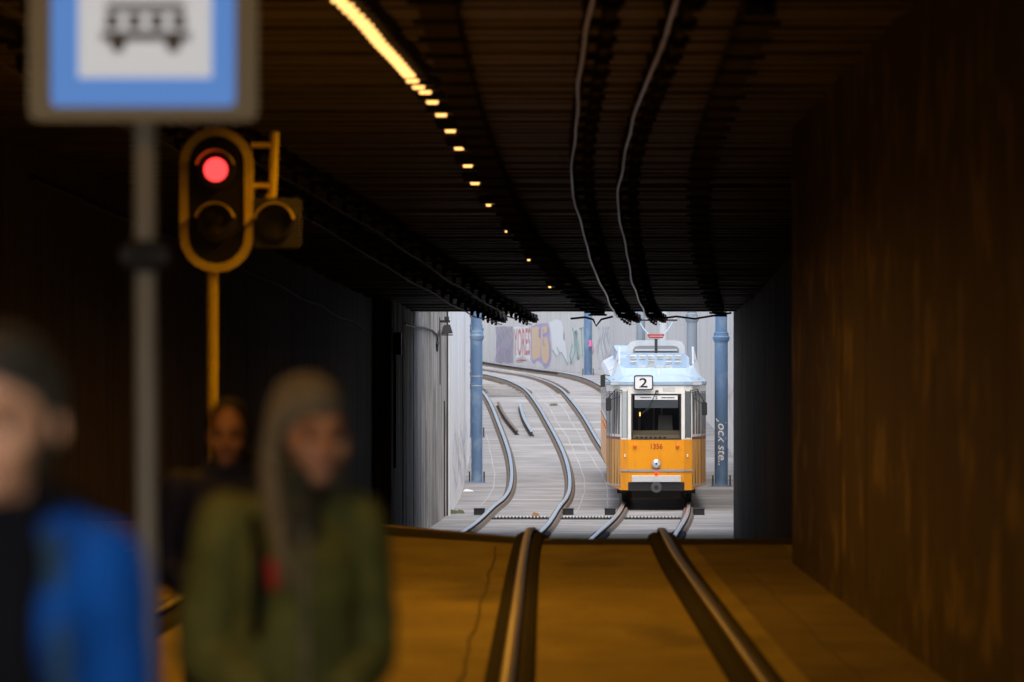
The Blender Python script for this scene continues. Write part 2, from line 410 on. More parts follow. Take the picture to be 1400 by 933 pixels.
# ------------------------------------------------------------------ walls: a backing and panels with recessed joints
def seg_points(pts, step):
    out = []
    for (a, da), (b, db) in zip(pts, pts[1:]):
        L = math.hypot(b - a, db - da); n = max(1, round(L / step))
        for i in range(n): out.append((a + (b - a) * i / n, da + (db - da) * i / n))
    out.append(pts[-1]); return out
def wall(name, pts, side, step, m, label, ztop, zbot=None, thick=0.45, gap=0.008, jitter=0.006, piece='panel', course=None):
    """side=+1: the face looks towards -x (a right-hand wall), the body lies to +x"""
    zb = zbot or (lambda d: ZT(d) - 0.5)
    zt = ztop if callable(ztop) else (lambda d: ztop)
    p0 = pts[0]; e = empty(name, (p0[0], p0[1], zb(p0[1])), 0, label, 'wall')
    fine = seg_points(pts, 4.0)
    mb = MB(); vs = []; fs = []
    for x, d in fine:
        a, b = x + side * 0.03, x + side * thick
        vs += [(a, d, zb(d)), (a, d, zt(d)), (b, d, zt(d)), (b, d, zb(d))]
    for i in range(len(fine) - 1):
        q = i * 4
        for k in range(4): fs.append((q + k, q + (k+1) % 4, q + 4 + (k+1) % 4, q + 4 + k))
    fs += [(0, 1, 2, 3), tuple(len(vs) - 4 + k for k in range(4))]
    mb.add(vs, fs); mb.build('backing', M['joint'], e, world=True)
    sp = seg_points(pts, step)
    for (xa, da), (xb, db) in zip(sp, sp[1:]):
        v = Vector((xb - xa, db - da)); v.normalize()
        xa2, da2 = xa + v.x * gap, da + v.y * gap; xb2, db2 = xb - v.x * gap, db - v.y * gap
        cuts = [0.0, 1.0] if not course else course
        for c0, c1 in zip(cuts, cuts[1:]):
            o = side * (-random.random() * jitter)
            def Z(d, c): return zb(d) + (zt(d) + (0.02 if c == 1.0 else 0) - zb(d)) * c
            g0 = gap if c0 > 0 else 0; g1 = gap if c1 < 1 else 0
            bk = side * 0.06
            mbp = MB()
            mbp.hexa([(xa2 + o, da2, Z(da2, c0) + g0), (xb2 + o, db2, Z(db2, c0) + g0), (xb2 + bk, db2, Z(db2, c0) + g0), (xa2 + bk, da2, Z(da2, c0) + g0),
                      (xa2 + o, da2, Z(da2, c1) - g1), (xb2 + o, db2, Z(db2, c1) - g1), (xb2 + bk, db2, Z(db2, c1) - g1), (xa2 + bk, da2, Z(da2, c1) - g1)])
            mbp.build(piece, m, e, world=True)
    return e

roof_top = lambda d: ZC(d) + 0.12 if d < 112 else 4.75
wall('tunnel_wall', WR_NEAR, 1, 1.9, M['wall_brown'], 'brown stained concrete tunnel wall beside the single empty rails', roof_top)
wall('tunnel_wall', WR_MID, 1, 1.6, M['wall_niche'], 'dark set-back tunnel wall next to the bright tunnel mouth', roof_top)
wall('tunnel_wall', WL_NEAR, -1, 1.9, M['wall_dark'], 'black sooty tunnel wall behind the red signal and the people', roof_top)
wall('board_marked_wall', WL_BOARD, -1, 0.62, M['wall_board'], 'grey board-marked concrete wall carrying the small floodlight at the tunnel mouth', roof_top, gap=0.012, jitter=0.02, piece='board')
wall('retaining_wall', WL_OUT, -1, 3.2, M['wall_pale'], 'pale retaining wall just outside the tunnel mouth beside the blue post', 4.75)
wr = wall('retaining_wall', WR_OUT, 1, 3.6, M['wall_out'], 'long graffiti-covered concrete retaining wall along the curve', 4.75, jitter=0.003)
# end faces that close the steps between the walls
for nm, a, b, d, lab in (('wall_end', 2.92, 3.62, 57.15, 'short dark return where the brown tunnel wall ends'), ('wall_end', 3.66, 4.9, 110.55, 'dark concrete end of the tunnel wall framing the tram')):
    o = MB().box(a, b, d - .1, d + .12, ZT(d) - .5, ZC(d) + .1).build(nm, M['wall_dark'], bevel=0.01)
    tag(o, lab, 'wall')
o = MB().box(-3.4, -2.80, 101.24, 101.38, ZT(101) - .5, ZC(101) + .1).build('wall_end', M['wall_board'], bevel=0.01)
tag(o, 'narrow concrete return edge beside the tall conduit on the dark wall', 'wall')

# roof: transverse precast beams, each its own piece
PE = 110.6                           # far edge of the roof
ceil = empty('ceiling', (0, 8, ZC(8)), 0, kind='structure')
def beam_mesh():
    mb = MB(); mb.prism([(-.26, .08), (-.205, 0), (.205, 0), (.26, .08), (.26, .3), (-.26, .3)], 'x', -7.0, 5.2); return mb
proto = None; d = ND + .5
while d < PE - .2:
    z = ZC(d) + random.uniform(-.022, .022)
    if proto is None: b = proto = beam_mesh().build('beam', M['ceiling'], ceil)
    else:
        b = bpy.data.objects.new('beam', proto.data); COL.objects.link(b); b.parent = ceil
    b.location = (0, d - 8, z - ZC(8))
    d += 0.62
# slab above the beams
mb = MB(); vs = []; fs = []; ds = [ND - .1] + [8 + 3 * i for i in range(35)]
for d in ds: vs += [(-7.2, d, ZC(d) + .2), (5.4, d, ZC(d) + .2), (5.4, d, TERR - .02), (-7.2, d, TERR - .02)]
for i in range(len(ds) - 1):
    q = i * 4
    for k in range(4): fs.append((q + k, q + (k+1) % 4, q + 4 + (k+1) % 4, q + 4 + k))
fs += [(0, 1, 2, 3), tuple(len(vs) - 4 + k for k in range(4))]
mb.add(vs, fs)
dl = ds[-1]
mb.prism([(-7.2, dl), (5.4, dl), (5.4, PE), (-7.2, PE)], 'z', 3.18, TERR - .02)
mb.build('roof_slab', M['ceiling'], ceil, world=True)
mb = MB(); mb.prism([(5.4, PE + .01), (5.4, PE + .5), (-7.2, PE + .5), (-7.2, PE + .01)], 'z', 3.0, 5.3)
tag(mb.build('portal_beam', M['wall_board'], bevel=.02), 'concrete edge beam across the top of the far tunnel mouth', 'beam')

# ------------------------------------------------------------------ tracks
PROF_LOW = [(-.031, -.016), (-.031, -.042), (-.010, -.052), (-.010, -.115), (-.065, -.124), (-.065, -.15), (.065, -.15), (.065, -.124), (.010, -.115), (.010, -.052), (.031, -.042), (.031, -.016)]
PROF_HEAD = [(-.031, -.030), (-.041, -.030), (-.041, -.009), (-.028, 0), (.028, 0), (.041, -.009), (.041, -.030), (.031, -.030)]
def sweep(path, prof, dx=0.0):
    mb = MB(); n = len(prof); vs = []; fs = []
    for i, (x, d, z) in enumerate(path):
        a = path[max(i-1, 0)]; b = path[min(i+1, len(path)-1)]
        t = Vector((b[0]-a[0], b[1]-a[1])); t.normalize(); nx, ny = t.y, -t.x
        for u, w in prof:
            vs.append((x + nx * (u + dx), d + ny * (u + dx), z + w))
    for i in range(len(path) - 1):
        for k in range(n):
            k2 = (k + 1) % n; fs.append((i*n + k, i*n + k2, (i+1)*n + k2, (i+1)*n + k))
    fs += [tuple(range(n)), tuple((len(path)-1)*n + k for k in range(n))]
    return mb.add(vs, fs)
def track(fx, label, lift=False):
    e = empty('tram_track', (fx(8), 8, -RAIL_H), 0, label, 'tram track')
    ds = np.concatenate([np.arange(-30, 56, 2.0), np.arange(56, 112, 0.75), np.arange(112, 372, 1.25)])
    for s in (-1, 1):
        path = []
        for d in ds:
            x = fx(d) + s * 0.7535
            cant = 0.06 * s * min(1, max(0, (d - 185) / 30))
            path.append((x, d, ZT(d) + crest_lift(x, d) + cant))
        r = sweep(path, PROF_LOW).build('rail', M['rust'], e, world=True, smooth=True)
        sweep(path, PROF_HEAD).build('rail_head', M['steel'], r, world=True, smooth=True)
        for q in (-1, 1):
            near = [p for p in path if p[1] < 113]; far = [p for p in path if 111 < p[1] < 235]
            pr = [(q*.05, -.06), (q*.09, -.05), (q*.145, -.08), (q*.165, -.16), (q*.05, -.16)]
            sweep(near, pr).build('rail_bedding', M['rubber'], r, world=True)
            pr = [(q*.06, -.06), (q*.10, -.075), (q*.15, -.155), (q*.06, -.155)]
            sweep(far, pr).build('rail_bedding', M['ballast_rust'], r, world=True)
        # clips along the far curve, too small to pick apart
        mb = MB(); d = 196.0
        while d < 300:
            x = fx(d) + s * .7535; z = ZT(d)
            mb.box(x - .23, x + .23, d - .13, d + .13, z - .17, z - .07); d += 1.15
        o = mb.build('rail_fastenings', M['ballast_rust'], r, world=True); o['kind'] = 'stuff'
    return e
track(XR, 'tram track running straight from the foreground to the yellow tram')
track(XL, 'empty tram track curving beside the pale wall and blue post')

# dark strip across the floor crest, the shade there put into its colour
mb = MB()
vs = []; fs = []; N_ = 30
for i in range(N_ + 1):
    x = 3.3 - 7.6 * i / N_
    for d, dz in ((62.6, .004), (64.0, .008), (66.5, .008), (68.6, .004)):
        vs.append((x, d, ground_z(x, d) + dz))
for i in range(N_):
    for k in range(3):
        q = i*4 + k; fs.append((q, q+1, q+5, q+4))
mb.add(vs, fs); mb2 = mb.build('crest_shade', M['soot_and_shade'], smooth=True)
tag(mb2, 'dark painted shade strip across the crest of the tunnel floor', 'painted shade')
for x0, x1 in ((-0.52, -0.505), (1.985, 2.0)):
    pass
# long joints in the tunnel floor
for x0, lab, dA, dB, jm in ((-0.53, 'narrow dark floor joint left of the near rails', 12, 62, 'seam_brown'), (1.95, 'narrow dark floor joint at the foot of the brown wall', 12, 56, 'seam_brown')):
    mb = MB(); vs = []; fs = []; n = 0
    for d in np.arange(dA, dB, 1.5):
        x = x0 + .012 * math.sin(d * .9) + .01 * math.sin(d * 2.3)
        vs += [(x - .008, d, ground_z(x, d) + .009), (x + .008, d, ground_z(x, d) + .009)]
    for i in range(len(vs) // 2 - 1): fs.append((2*i, 2*i+1, 2*i+3, 2*i+2))
    tag(mb.add(vs, fs).build('floor_joint', M[jm]), lab, 'joint')

# pale cracked seams that follow the tracks outside
for fx, off, d0, d1, lab in ((XL, -1.22, 130, 168, 'pale broken seam between the outer rail and the blue post'), (XR, -1.15, 126, 215, 'pale wavering seam between the two tracks on the ramp'),
                             (XL, 1.12, 128, 205, 'faint pale seam just right of the empty track')):
    mb = MB(); vs = []; fs = []
    for d in np.arange(d0, d1, .8):
        x = fx(d) + off + .02 * math.sin(d * .35) + .008 * math.sin(d * 1.1 + off); w = .008 + .01 * abs(math.sin(d * .7))
        vs += [(x - w, d, ground_z(x, d) + .005), (x + w, d, ground_z(x, d) + .005)]
    for i in range(len(vs) // 2 - 1):
        fs.append((2*i, 2*i+1, 2*i+3, 2*i+2))
    tag(mb.add(vs, fs).build('ground_seam', M['seam_pale']), lab, 'seam')
mb = MB(); vs = []; fs = []
for d in np.arange(ND + .2, 65, 2.0): vs += [(1.62, d, ground_z(1.62, d) + .004), (2.6, d, ground_z(2.6, d) + .004)]
for i in range(len(vs) // 2 - 1): fs.append((2*i, 2*i+1, 2*i+3, 2*i+2))
tag(mb.add(vs, fs).build('side_path', M['side_floor']), kind='structure')
# boards between the rails of the far left track
e = None
for i in range(9):
    d = 193.5 + i * 1.75; xa, xb = XL(d) - .62, XL(d) + .62
    z = ZT(d) - RAIL_H
    if e is None: e = empty('track_decking', (XL(d), d, z), 0, 'pale boards laid between the rails of the curving track', 'decking')
    MB().box(xa, xb, d - .55, d + .55, z - .02, z + .05).build('board', M['outdoor_slab'], e, world=True, bevel=.01)

# check-rail offcuts lying between the left rails
for (a, b, lab) in (((681, 556), (707, 595), 'rusty rail offcut lying alongside the inner left rail'), ((711, 558), (727, 597), 'pale rail offcut lying in the middle of the left track')):
    def on_ground(x, y):
        lo, hi = 120.0, 240.0
        for _ in range(50):
            d = (lo + hi) / 2
            if CAM_Z + (HZY - y) * d / F > ground_z(0, d): lo = d
            else: hi = d
        return px(x, y, d)
    A, B = on_ground(*a), on_ground(*b)
    path = []
    for i in range(7):
        t = i / 6; p = A.lerp(B, t); p.x += -.06 * math.sin(math.pi * t); path.append((p.x, p.y, ground_z(p.x, p.y) + .155 - .02 * (t if lab.startswith('rusty') else 0)))
    path = sorted(path, key=lambda q: q[1])
    e = empty('rail_offcut', (path[0][0], path[0][1], path[0][2] - .15), 0, lab, 'rail')
    sweep(path, PROF_LOW).build('web', M['rust'], e, world=True)
    sweep(path, PROF_HEAD).build('head', M['steel'] if 'pale' in lab else M['ballast_rust'], e, world=True)
# drain gratings across the tracks and boxes beside the rails
for fx, d, lab in ((XL, 124.0, 'slotted drain grating across the left track'), (XR, 124.0, 'slotted drain grating in front of the tram'), (lambda d: (XL(d) + XR(d)) / 2, 124.0, 'slotted drain grating between the two tracks')):
    c = fx(d); z = ground_z(c, d); hw = .62 if fx in (XL, XR) else .58
    e = empty('drain_grating', (c, d, z), 0, lab, 'drain')
    MB().ring([(c-hw, d-.55), (c+hw, d-.55), (c+hw, d+.55), (c-hw, d+.55)], [(c-hw+.05, d-.5), (c+hw-.05, d-.5), (c+hw-.05, d+.5), (c-hw+.05, d+.5)], 'z', z - .02, z + .03).build('frame', M['dark_metal'], e, world=True)
    MB().box(c-hw+.05, c+hw-.05, d-.5, d+.5, z-.03, z+.006).build('pit', M['black'], e, world=True)
    n = 15
    for i in range(n):
        x = c - hw + .09 + (2*hw - .18) * i / (n - 1)
        MB().box(x-.014, x+.014, d-.5, d+.5, z-.01, z+.05).build('bar', M['grey_metal'], e, world=True)
for fx, s, lab in ((XL, -1, 'black box beside the outer rail by the pale wall'), (XL, 1, 'black box beside the left track rail facing the tram'),
                   (XR, -1, 'black box against the left rail under the tram front'), (XR, 1, 'black box against the right rail under the tram front')):
    d = 127.0; x = fx(d) + s * .99; z = ground_z(x, d)
    e = empty('rail_box', (x, d, z), 0, lab, 'box')
    MB().box(x-.12, x+.12, d-.3, d+.3, z-.02, z+.13).build('housing', M['black'], e, world=True, bevel=.015)
    MB().box(x-.13, x+.13, d-.31, d+.31, z+.13, z+.145).build('lid', M['dark_metal'], e, world=True)

# ------------------------------------------------------------------ ceiling fittings
def d_on_ceiling(y, drop):
    lo, hi = 15.0, 200.0
    for _ in range(60):
        d = (lo + hi) / 2
        if HZY - (ZC(d) - drop - CAM_Z) * F / d < y: lo = d
        else: hi = d
    return d
def lamp_thing(x, d, label, group, size=1.0):
    z = ZC(d)
    e = empty('ceiling_lamp', (x, d, z), 0, label, 'lamp', group)
    MB().prism([(-.15*size, -.02), (-.12*size, -.10), (.12*size, -.10), (.15*size, -.02), (.15*size, .0), (-.15*size, .0)], 'y', -.16*size, .16*size).build('housing', M['dark_metal'], e)
    MB().box(-.02, .02, -.02, .02, 0, .1).build('bracket', M['dark_metal'], e)
    return e
def add_lens(e, size, m, watts):
    ld = bpy.data.lights.new('lamp_light', 'SPOT'); ld.energy = watts * LAMP_W; ld.color = (1.0, 0.42, 0.035); ld.spot_size = R(158); ld.spot_blend = 0.7; ld.shadow_soft_size = 0.05
    lo = bpy.data.objects.new('lamp_light', ld); COL.objects.link(lo); lo.parent = e; lo.location = (0, 0, -.15)
    o = MB().prism([(-.052*size, -.102), (-.046*size, -.124), (.046*size, -.124), (.052*size, -.102)], 'y', -.06*size, .06*size).build('lens', m, e)
    return o
zx = lambda zx_, zy_: (420 + zx_ / 2.059, zy_ / 2.059)
dense = [(90,5),(108,20),(122,35),(138,50),(152,65),(165,78),(176,92),(187,105),(197,118),(208,131),(219,142),(229,153),(240,164),(250,175),(260,186),(269,197),(278,207),(286,216)]
sparse = [(296,231),(313,249),(332,263),(352,291),(377,327),(403,372),(428,421),(452,470),(472,519),(515,580)]
double = [(577,654),(638,734),(696,810)]
ORD = 'first second third fourth fifth sixth seventh eighth ninth tenth eleventh twelfth thirteenth fourteenth fifteenth sixteenth seventeenth eighteenth'.split()
GL = 'sodium lamps in a row along the tunnel roof'
for k, p in enumerate(dense):
    x, y = zx(*p); d = d_on_ceiling(y, .12); e = lamp_thing((x - VPX) * d / F, d, 'close-set glowing orange roof lamp, ' + ORD[len(dense) - 1 - k] + ' before the lamps become widely spaced', GL)
    add_lens(e, 1.0, M['lamp_glow'], 17)
for k, p in enumerate(sparse):
    x, y = zx(*p); d = d_on_ceiling(y, .12); e = lamp_thing((x - VPX) * d / F, d, 'widely spaced glowing orange roof lamp, ' + ORD[k] + ' after the close-set stretch', GL)
    add_lens(e, 1.0, M['lamp_glow'], 55)
for k, p in enumerate(double):
    x, y = zx(*p); d = d_on_ceiling(y, .12); e = lamp_thing((x - VPX) * d / F, d, 'faint twin-lensed roof lamp, ' + ORD[len(double) - 1 - k] + ' from the far tunnel mouth', GL, 1.0)
    for s in (-1, 1):
        o = add_lens(e, .42, M['lamp_glow'], 10); o.location = (s * .075, 0, 0)
# unseen lamps carry the row on over the near end, lighting walkers and signal
d = 34.5; k = 0
while d > 9:
    e = lamp_thing(-1.45, d, 'unseen roof lamp over the walkers, ' + ORD[k] + ' back from the close-set stretch', GL); k += 1; add_lens(e, 1.0, M['lamp_glow'], 85 if d > 24 else (60 if d > 19 else (12 if d > 13.5 else 55))); d -= 3.6

def cable_tray(name, pix, label, w=.24, h=.14):
    pts = []
    for x, y in pix:
        d = d_on_ceiling(y, .08); pts.append(((x - VPX) * d / F, d))
    fx = interp(sorted([(d, x) for x, d in pts]))
    d0 = min(p[1] for p in pts); d1 = max(p[1] for p in pts)
    path = [(fx(d), d, ZC(d) - .02) for d in np.arange(d0, d1, 1.0)]
    e = empty(name, path[0], 0, label, 'cable tray')
    sweep(path, [(-w/2, -h), (w/2, -h), (w/2, 0), (w/2-.02, 0), (w/2-.02, -h+.02), (-w/2+.02, -h+.02), (-w/2+.02, 0), (-w/2, 0)]).build('tray', M['soot_and_shade'], e, world=True)
    mb = MB()
    for k, r in ((-.06, .028), (.0, .035), (.07, .025)):
        mb.tube([(x + k, d, z - h + .05 + .01 * math.sin(d * 1.3 + k * 40)) for x, d, z in path], r, 6)
    mb.build('cables', M['black'], e, world=True)
    d = d0 + .6
    while d < d1:
        MB().box(fx(d) - w/2 - .05, fx(d) + w/2 + .05, d - .03, d + .03, ZC(d) - h - .05, ZC(d) - h - .015).build('hanger', M['soot_and_shade'], e, world=True); d += 2.0
cable_tray('cable_tray', [(585, -60), (612, 60), (652, 180), (706, 300), (778, 390), (820, 426)], 'black cable tray on the roof running beside the lamp row')
cable_tray('cable_tray', [(1040, 0), (985, 140), (957, 240), (955, 300), (968, 380), (983, 424)], 'black cable tray on the roof above the brown wall', .2, .16)

def contact_line(fx, off, lab, d0=6.5, wm='wire'):
    e = empty('contact_wire', (fx(d0) + off, d0, ZC(d0) - .3), 0, lab, 'contact wire')
    def wp(d):
        wob = .014 * math.sin(d * .31 + off * 9) + .006 * math.sin(d * .83 + off * 3)
        z = ZC(d) - .22 if d < 112 else ZT(d) + 4.30
        if 104 < d < 118: 
            t = (d - 104) / 14; z = (ZC(104) - .22) * (1 - t) + (ZT(118) + 4.05) * t
        return (fx(d) + off + wob, d, z + .012 * math.sin(d * .7))
    MB().tube([wp(d) for d in np.arange(d0, 118, 1.0)], .0135, 6).build('wire', M[wm], e, world=True, smooth=True)
    path = [(fx(d) + off + .16, d, ZC(d) - .06) for d in np.arange(d0, 116, 1.0)]
    sweep(path, [(-.03, -.04), (.03, -.04), (.03, .06), (-.03, .06)]).build('carrier', M['soot_and_shade'], e, world=True)
    first = None; d = d0 + .5
    while d < 116:
        x, _, z = wp(d); zc = ZC(d)
        c0 = fx(d) + off
        if first is None:
            mb = MB(); mb.box(-.03, .24, -.05, .05, -.13, -.08); mb.tube([(0, 0, -.22), (0, 0, -.11)], [.022, .04], 6); mb.box(.11, .21, -.08, .08, -.17, 0)
            first = mb.build('insulator', M['soot_and_shade'], e); b = first
        else:
            b = bpy.data.objects.new('insulator', first.data); COL.objects.link(b); b.parent = e
        b.location = Vector((c0, d, zc)) - e.location
        d += 2.1
    return e
contact_line(XR, -.26, 'bright contact wire over the left rail of the near track')
contact_line(XR, .26, 'bright contact wire over the right rail of the near track')
contact_line(lambda d: XL(d) + .05, -.30, 'thin contact wire closest to the board-marked wall', wm='wire_dull')
contact_line(lambda d: XL(d) + .05, .32, 'thin contact wire over the empty curving track', wm='wire_dull')
# wires in the open above both tracks
for fx, lab in ((XR, 'overhead wire above the tram outside the tunnel'), (XL, 'overhead wire above the empty track outside the tunnel')):
    tag(MB().tube([(fx(d), d, ZT(d) + 4.30 + (.9 if d > 150 else .9 * max(0, (d - 118) / 32))) for d in np.arange(118, 330, 4.0)], .011, 5).build('overhead_wire', M['black']), lab, 'wire')
# dangling cable ends at the tunnel mouth
for a, lab in (([(838, 433), (822, 437), (815, 446), (811, 437), (800, 434), (780, 436)], 'loose black cable hanging in a loop at the tunnel mouth'),
               ([(1000, 428), (975, 432), (950, 436), (925, 433), (900, 436)], 'black cable strung below the roof edge over the tram')):
    tag(MB().tube([px(x, y, 109.0) for x, y in a], .02, 6).build('loose_cable', M['black'], smooth=True), lab, 'cable')

# ------------------------------------------------------------------ round posts of the open cutting
def post(x, d, r, zring, m, lab, ztop=5.6):
    z0 = ground_z(x, d)
    e = empty('steel_post', (x, d, z0), 0, lab, 'post', None)
    MB().lathe([(r, .03), (r, zring - z0)], n=28).build('shaft', m, e, smooth=True)
    zr = zring - z0
    MB().lathe([(r, 0), (r*1.05, .0), (r*1.28, .08), (r*1.3, .13), (r*1.12, .16), (r*1.12, .24), (r*.93, .26), (r*.93, .3)], c=(0, 0, zr), n=28).build('collar', m, e, smooth=True)
    MB().lathe([(r*.9, zr + .28), (r*.86, ztop - z0)], n=28).build('upper_shaft', m, e, smooth=True)
    MB().box(-r*1.5, r*1.5, -r*1.5, r*1.5, -.03, .03).build('base_plate', m, e)
    for s in (-1, 1):
        MB().tube([(s*r*1.3, -r*1.3, .03), (s*r*1.3, -r*1.3, .28)], .02, 6).build('anchor_bolt', M['dark_metal'], e)
    return e
p = post(px(652, 663, 147.5).x, 147.5, .145, px(652, 466, 147.5).z, M['col_blue'], 'blue round steel post beside the empty curving track')
for y0 in (515, 528):
    z = px(652, y0, 147.5).z - ground_z(0, 147.5)
    MB().lathe([(.147, 0), (.147, .02)], c=(0, 0, z), n=28).build('band', M['silver'], p)
MB().lathe([(.2, 0), (.21, .05), (.21, .75), (.2, .8)], c=(0, .0, px(652, 515, 147.5).z - ground_z(0, 147.5)), n=20).build('sleeve', M['col_blue'], p, smooth=True) if False else None
post(px(651, 640, 166).x, 166, .17, 3.0, M['col_blue'], 'second blue post half hidden behind the first blue post')
cp = post(px(986, 668, 146).x, 146, .17, px(986, 468, 146).z, M['col_blue'], 'dark blue post with white scrawl between tram and tunnel edge')
post(px(946, 600, 167).x, 167, .155, px(946, 441, 167).z, M['col_grey'], 'grey-blue post rising behind the tram roof, the one with a visible collar')
post(px(907, 600, 190).x, 190, .15, 5.0, M['col_white'], 'pale post straight behind the pantograph')
post(px(876, 600, 209).x, 209, .16, 5.0, M['col_grey'], 'grey post left of the pantograph behind the tram roof')
post(px(804, 515, 240).x, 240, .17, 5.1, M['col_blue'], 'blue post in front of the graffiti with a magenta mark')
# scrawl on the dark blue post
def cyl_text(parent, txt, r, z0, z1, a0, a1, m, vertical=True):
    vs, fs = text_mesh(txt, 1, .01, .2)
    out = []
    for u, v in vs:
        ang = a0 + (a1 - a0) * v; z = z1 + (z0 - z1) * u
        out.append((math.sin(ang) * (r + .006), -math.cos(ang) * (r + .006), z))
    MB().add(out, fs).build('scrawl', m, parent)
zb = ground_z(0, 146)
cyl_text(cp, 'Jock ste..', .17, px(0, 636, 146).z - zb, px(0, 572, 146).z - zb, -.9, .75, M['g_white'])

# ------------------------------------------------------------------ graffiti on the far straight stretch of the retaining wall
WA, WB = Vector((2.75, 243.0)), Vector((-6.5, 317.0))
wdir = (WB - WA).normalized(); wnor = Vector((-wdir.y, wdir.x)); 
if wnor.x > 0: wnor = -wnor
def wall_s(xpix):
    k = (xpix - VPX) / F      # x = k * d on the line WA + s*wdir
    s = (k * WA.y - WA.x) / (wdir.x - k * wdir.y); return s
def wall_pt(xpix, ypix, off):
    s = wall_s(xpix); p = WA + wdir * s; z = CAM_Z + (HZY - ypix) * p.y / F
    return (p.x + wnor.x * off, p.y + wnor.y * off, z)
def zz(a, b): return (640 + a / 6.91, 425 + b / 6.91)
def graffiti(label, layers):
    e = None
    for i, (kind, data, m) in enumerate(layers):
        mb = MB(); off = .012 + .006 * i
        if kind == 'text':
            txt, x0, x1, yt, yb, bold, dy = data
            vs, fs = text_mesh(txt, 1.0, bold)
            pts = []
            for u, v in vs:
                X = x0 + (x1 - x0) * u; Y = yb + (yt - yb) * v + dy * (u - .5)
                pts.append(wall_pt(*zz(X, Y), off))
            mb.add(pts, fs)
        elif kind == 'poly':
            mb.add([wall_pt(*zz(a, b), off) for a, b in data], [tuple(range(len(data)))])
        elif kind == 'strokes':
            for line, w in data:
                for (a, b), (c, d) in zip(line, line[1:]):
                    L = math.hypot(c - a, d - b) or 1; nx, ny = -(d - b) / L * w, (c - a) / L * w
                    mb.add([wall_pt(*zz(a + nx, b + ny), off), wall_pt(*zz(c + nx, d + ny), off), wall_pt(*zz(c - nx, d - ny), off), wall_pt(*zz(a - nx, b - ny), off)], [(0, 1, 2, 3)])
        if e is None:
            v0 = mb.v[0]; e = empty('graffiti_piece', v0, 0, label, 'graffiti')
        mb.build('paint_layer', M[m], e, world=True)
    return e
rs = random.Random(3)
def wob(poly, a=6): return [(x + rs.uniform(-a, a), y + rs.uniform(-a, a)) for x, y in poly]
def blob(x0, x1, y0, y1, n=16, a=7):
    out = []
    for i in range(n):
        t = i / n; 
        if t < .25: p = (x0 + (x1 - x0) * t * 4, y0)
        elif t < .5: p = (x1, y0 + (y1 - y0) * (t - .25) * 4)
        elif t < .75: p = (x1 - (x1 - x0) * (t - .5) * 4, y1)
        else: p = (x0, y1 - (y1 - y0) * (t - .75) * 4)
        out.append(p)
    return wob(out, a)
def scribble(x0, x1, y0, y1, n, w):
    return [([(rs.uniform(x0, x1), rs.uniform(y0, y1)) for _ in range(5)], w) for _ in range(n)]
def swirls(x0, x1, y0, y1, n, w):
    out = []
    for i in range(n):
        cx = x0 + (x1 - x0) * (i + .5) / n; line = []
        for k in range(12):
            t = k / 11; line.append((cx + (x1 - x0) / n * .42 * math.sin(t * 9 + i), y0 + (y1 - y0) * t))
        out.append((line, w))
    return out
graffiti('faded grey and lilac scribbled graffiti on the retaining wall', [('poly', blob(262, 425, 150, 490), 'g_grey'), ('strokes', swirls(265, 425, 150, 330, 4, 2.5), 'g_lilac'),
        ('strokes', scribble(230, 410, 330, 500, 6, 2.0), 'g_lilac'), ('strokes', swirls(270, 420, 170, 480, 5, 1.5), 'g_slate')])
graffiti('red letters on white graffiti reading YORES', [('poly', [(432,155),(470,148),(520,158),(560,150),(585,165),(590,250),(596,380),(588,480),(560,455),(520,425),(485,445),(455,450),(448,330),(436,240)], 'g_white'),
        ('text', ('YORES', 436, 590, 165, 425, .012, -10), 'g_red')])
graffiti('orange bubble graffiti with purple outline reading D5', [('poly', [(596,150),(640,132),(700,120),(752,118),(772,180),(770,260),(785,330),(786,440),(770,520),(730,545),(695,500),(660,470),(620,505),(600,470)], 'g_purple'),
        ('poly', [(606,158),(660,148),(682,160),(678,255),(690,262),(686,440),(640,462),(618,474),(608,440)], 'g_orange'),
        ('poly', [(696,158),(748,138),(756,158),(752,200),(708,232),(708,246),(752,250),(772,330),(772,440),(752,505),(718,498),(700,440),(692,330),(694,250)], 'g_orange'),
        ('strokes', [([(678,170),(676,255)], 5), ([(720,250),(712,330),(735,330)], 4), ([(716,175),(716,226)], 4)], 'g_purple')])
graffiti('white spiky graffiti with dark streaks beside the orange bubble letters', [('poly', [(770,110),(830,80),(880,95),(905,150),(900,235),(925,300),(935,400),(946,500),(910,470),(870,390),(840,430),(800,360),(788,220)], 'g_white'),
        ('strokes', [([(795,370),(840,435)], 5), ([(840,345),(870,410)], 5), ([(880,390),(945,510)], 6), ([(906,210),(908,280)], 5)], 'g_green')])
graffiti('dark green letters with mint edges reading JOT', [('strokes', [([(990,160),(1005,250),(1010,400),(975,500),(965,420),(985,320)], 16), ([(1020,190),(1045,330),(1040,460),(1025,300),(1020,190)], 15), ([(1050,170),(1095,160)], 16), ([(1070,165),(1085,430)], 15)], 'g_mint'),
        ('strokes', [([(990,160),(1005,250),(1010,400),(975,500),(965,420),(985,320)], 6), ([(1020,190),(1045,330),(1040,460),(1025,300),(1020,190)], 6), ([(1050,170),(1095,160)], 6), ([(1070,165),(1085,430)], 6)], 'g_green')])
graffiti('tangled pale blue-grey outline graffiti close to the tram', [('strokes', swirls(1215, 1380, 150, 560, 5, 4), 'g_slate'), ('strokes', swirls(1225, 1372, 180, 540, 6, 3), 'g_white')])
graffiti('small red and blue marks low on the retaining wall', [('strokes', scribble(450, 560, 450, 490, 3, 2), 'g_red'), ('strokes', scribble(1150, 1200, 300, 420, 2, 3), 'g_pink')])
o = MB().tube([(px(807, 467, 239.6).x, 239.72, px(807, 466, 240).z), (px(807, 467, 239.6).x, 239.72, px(807, 474, 240).z)], .06, 8).build('paint_mark', M['g_magenta'])
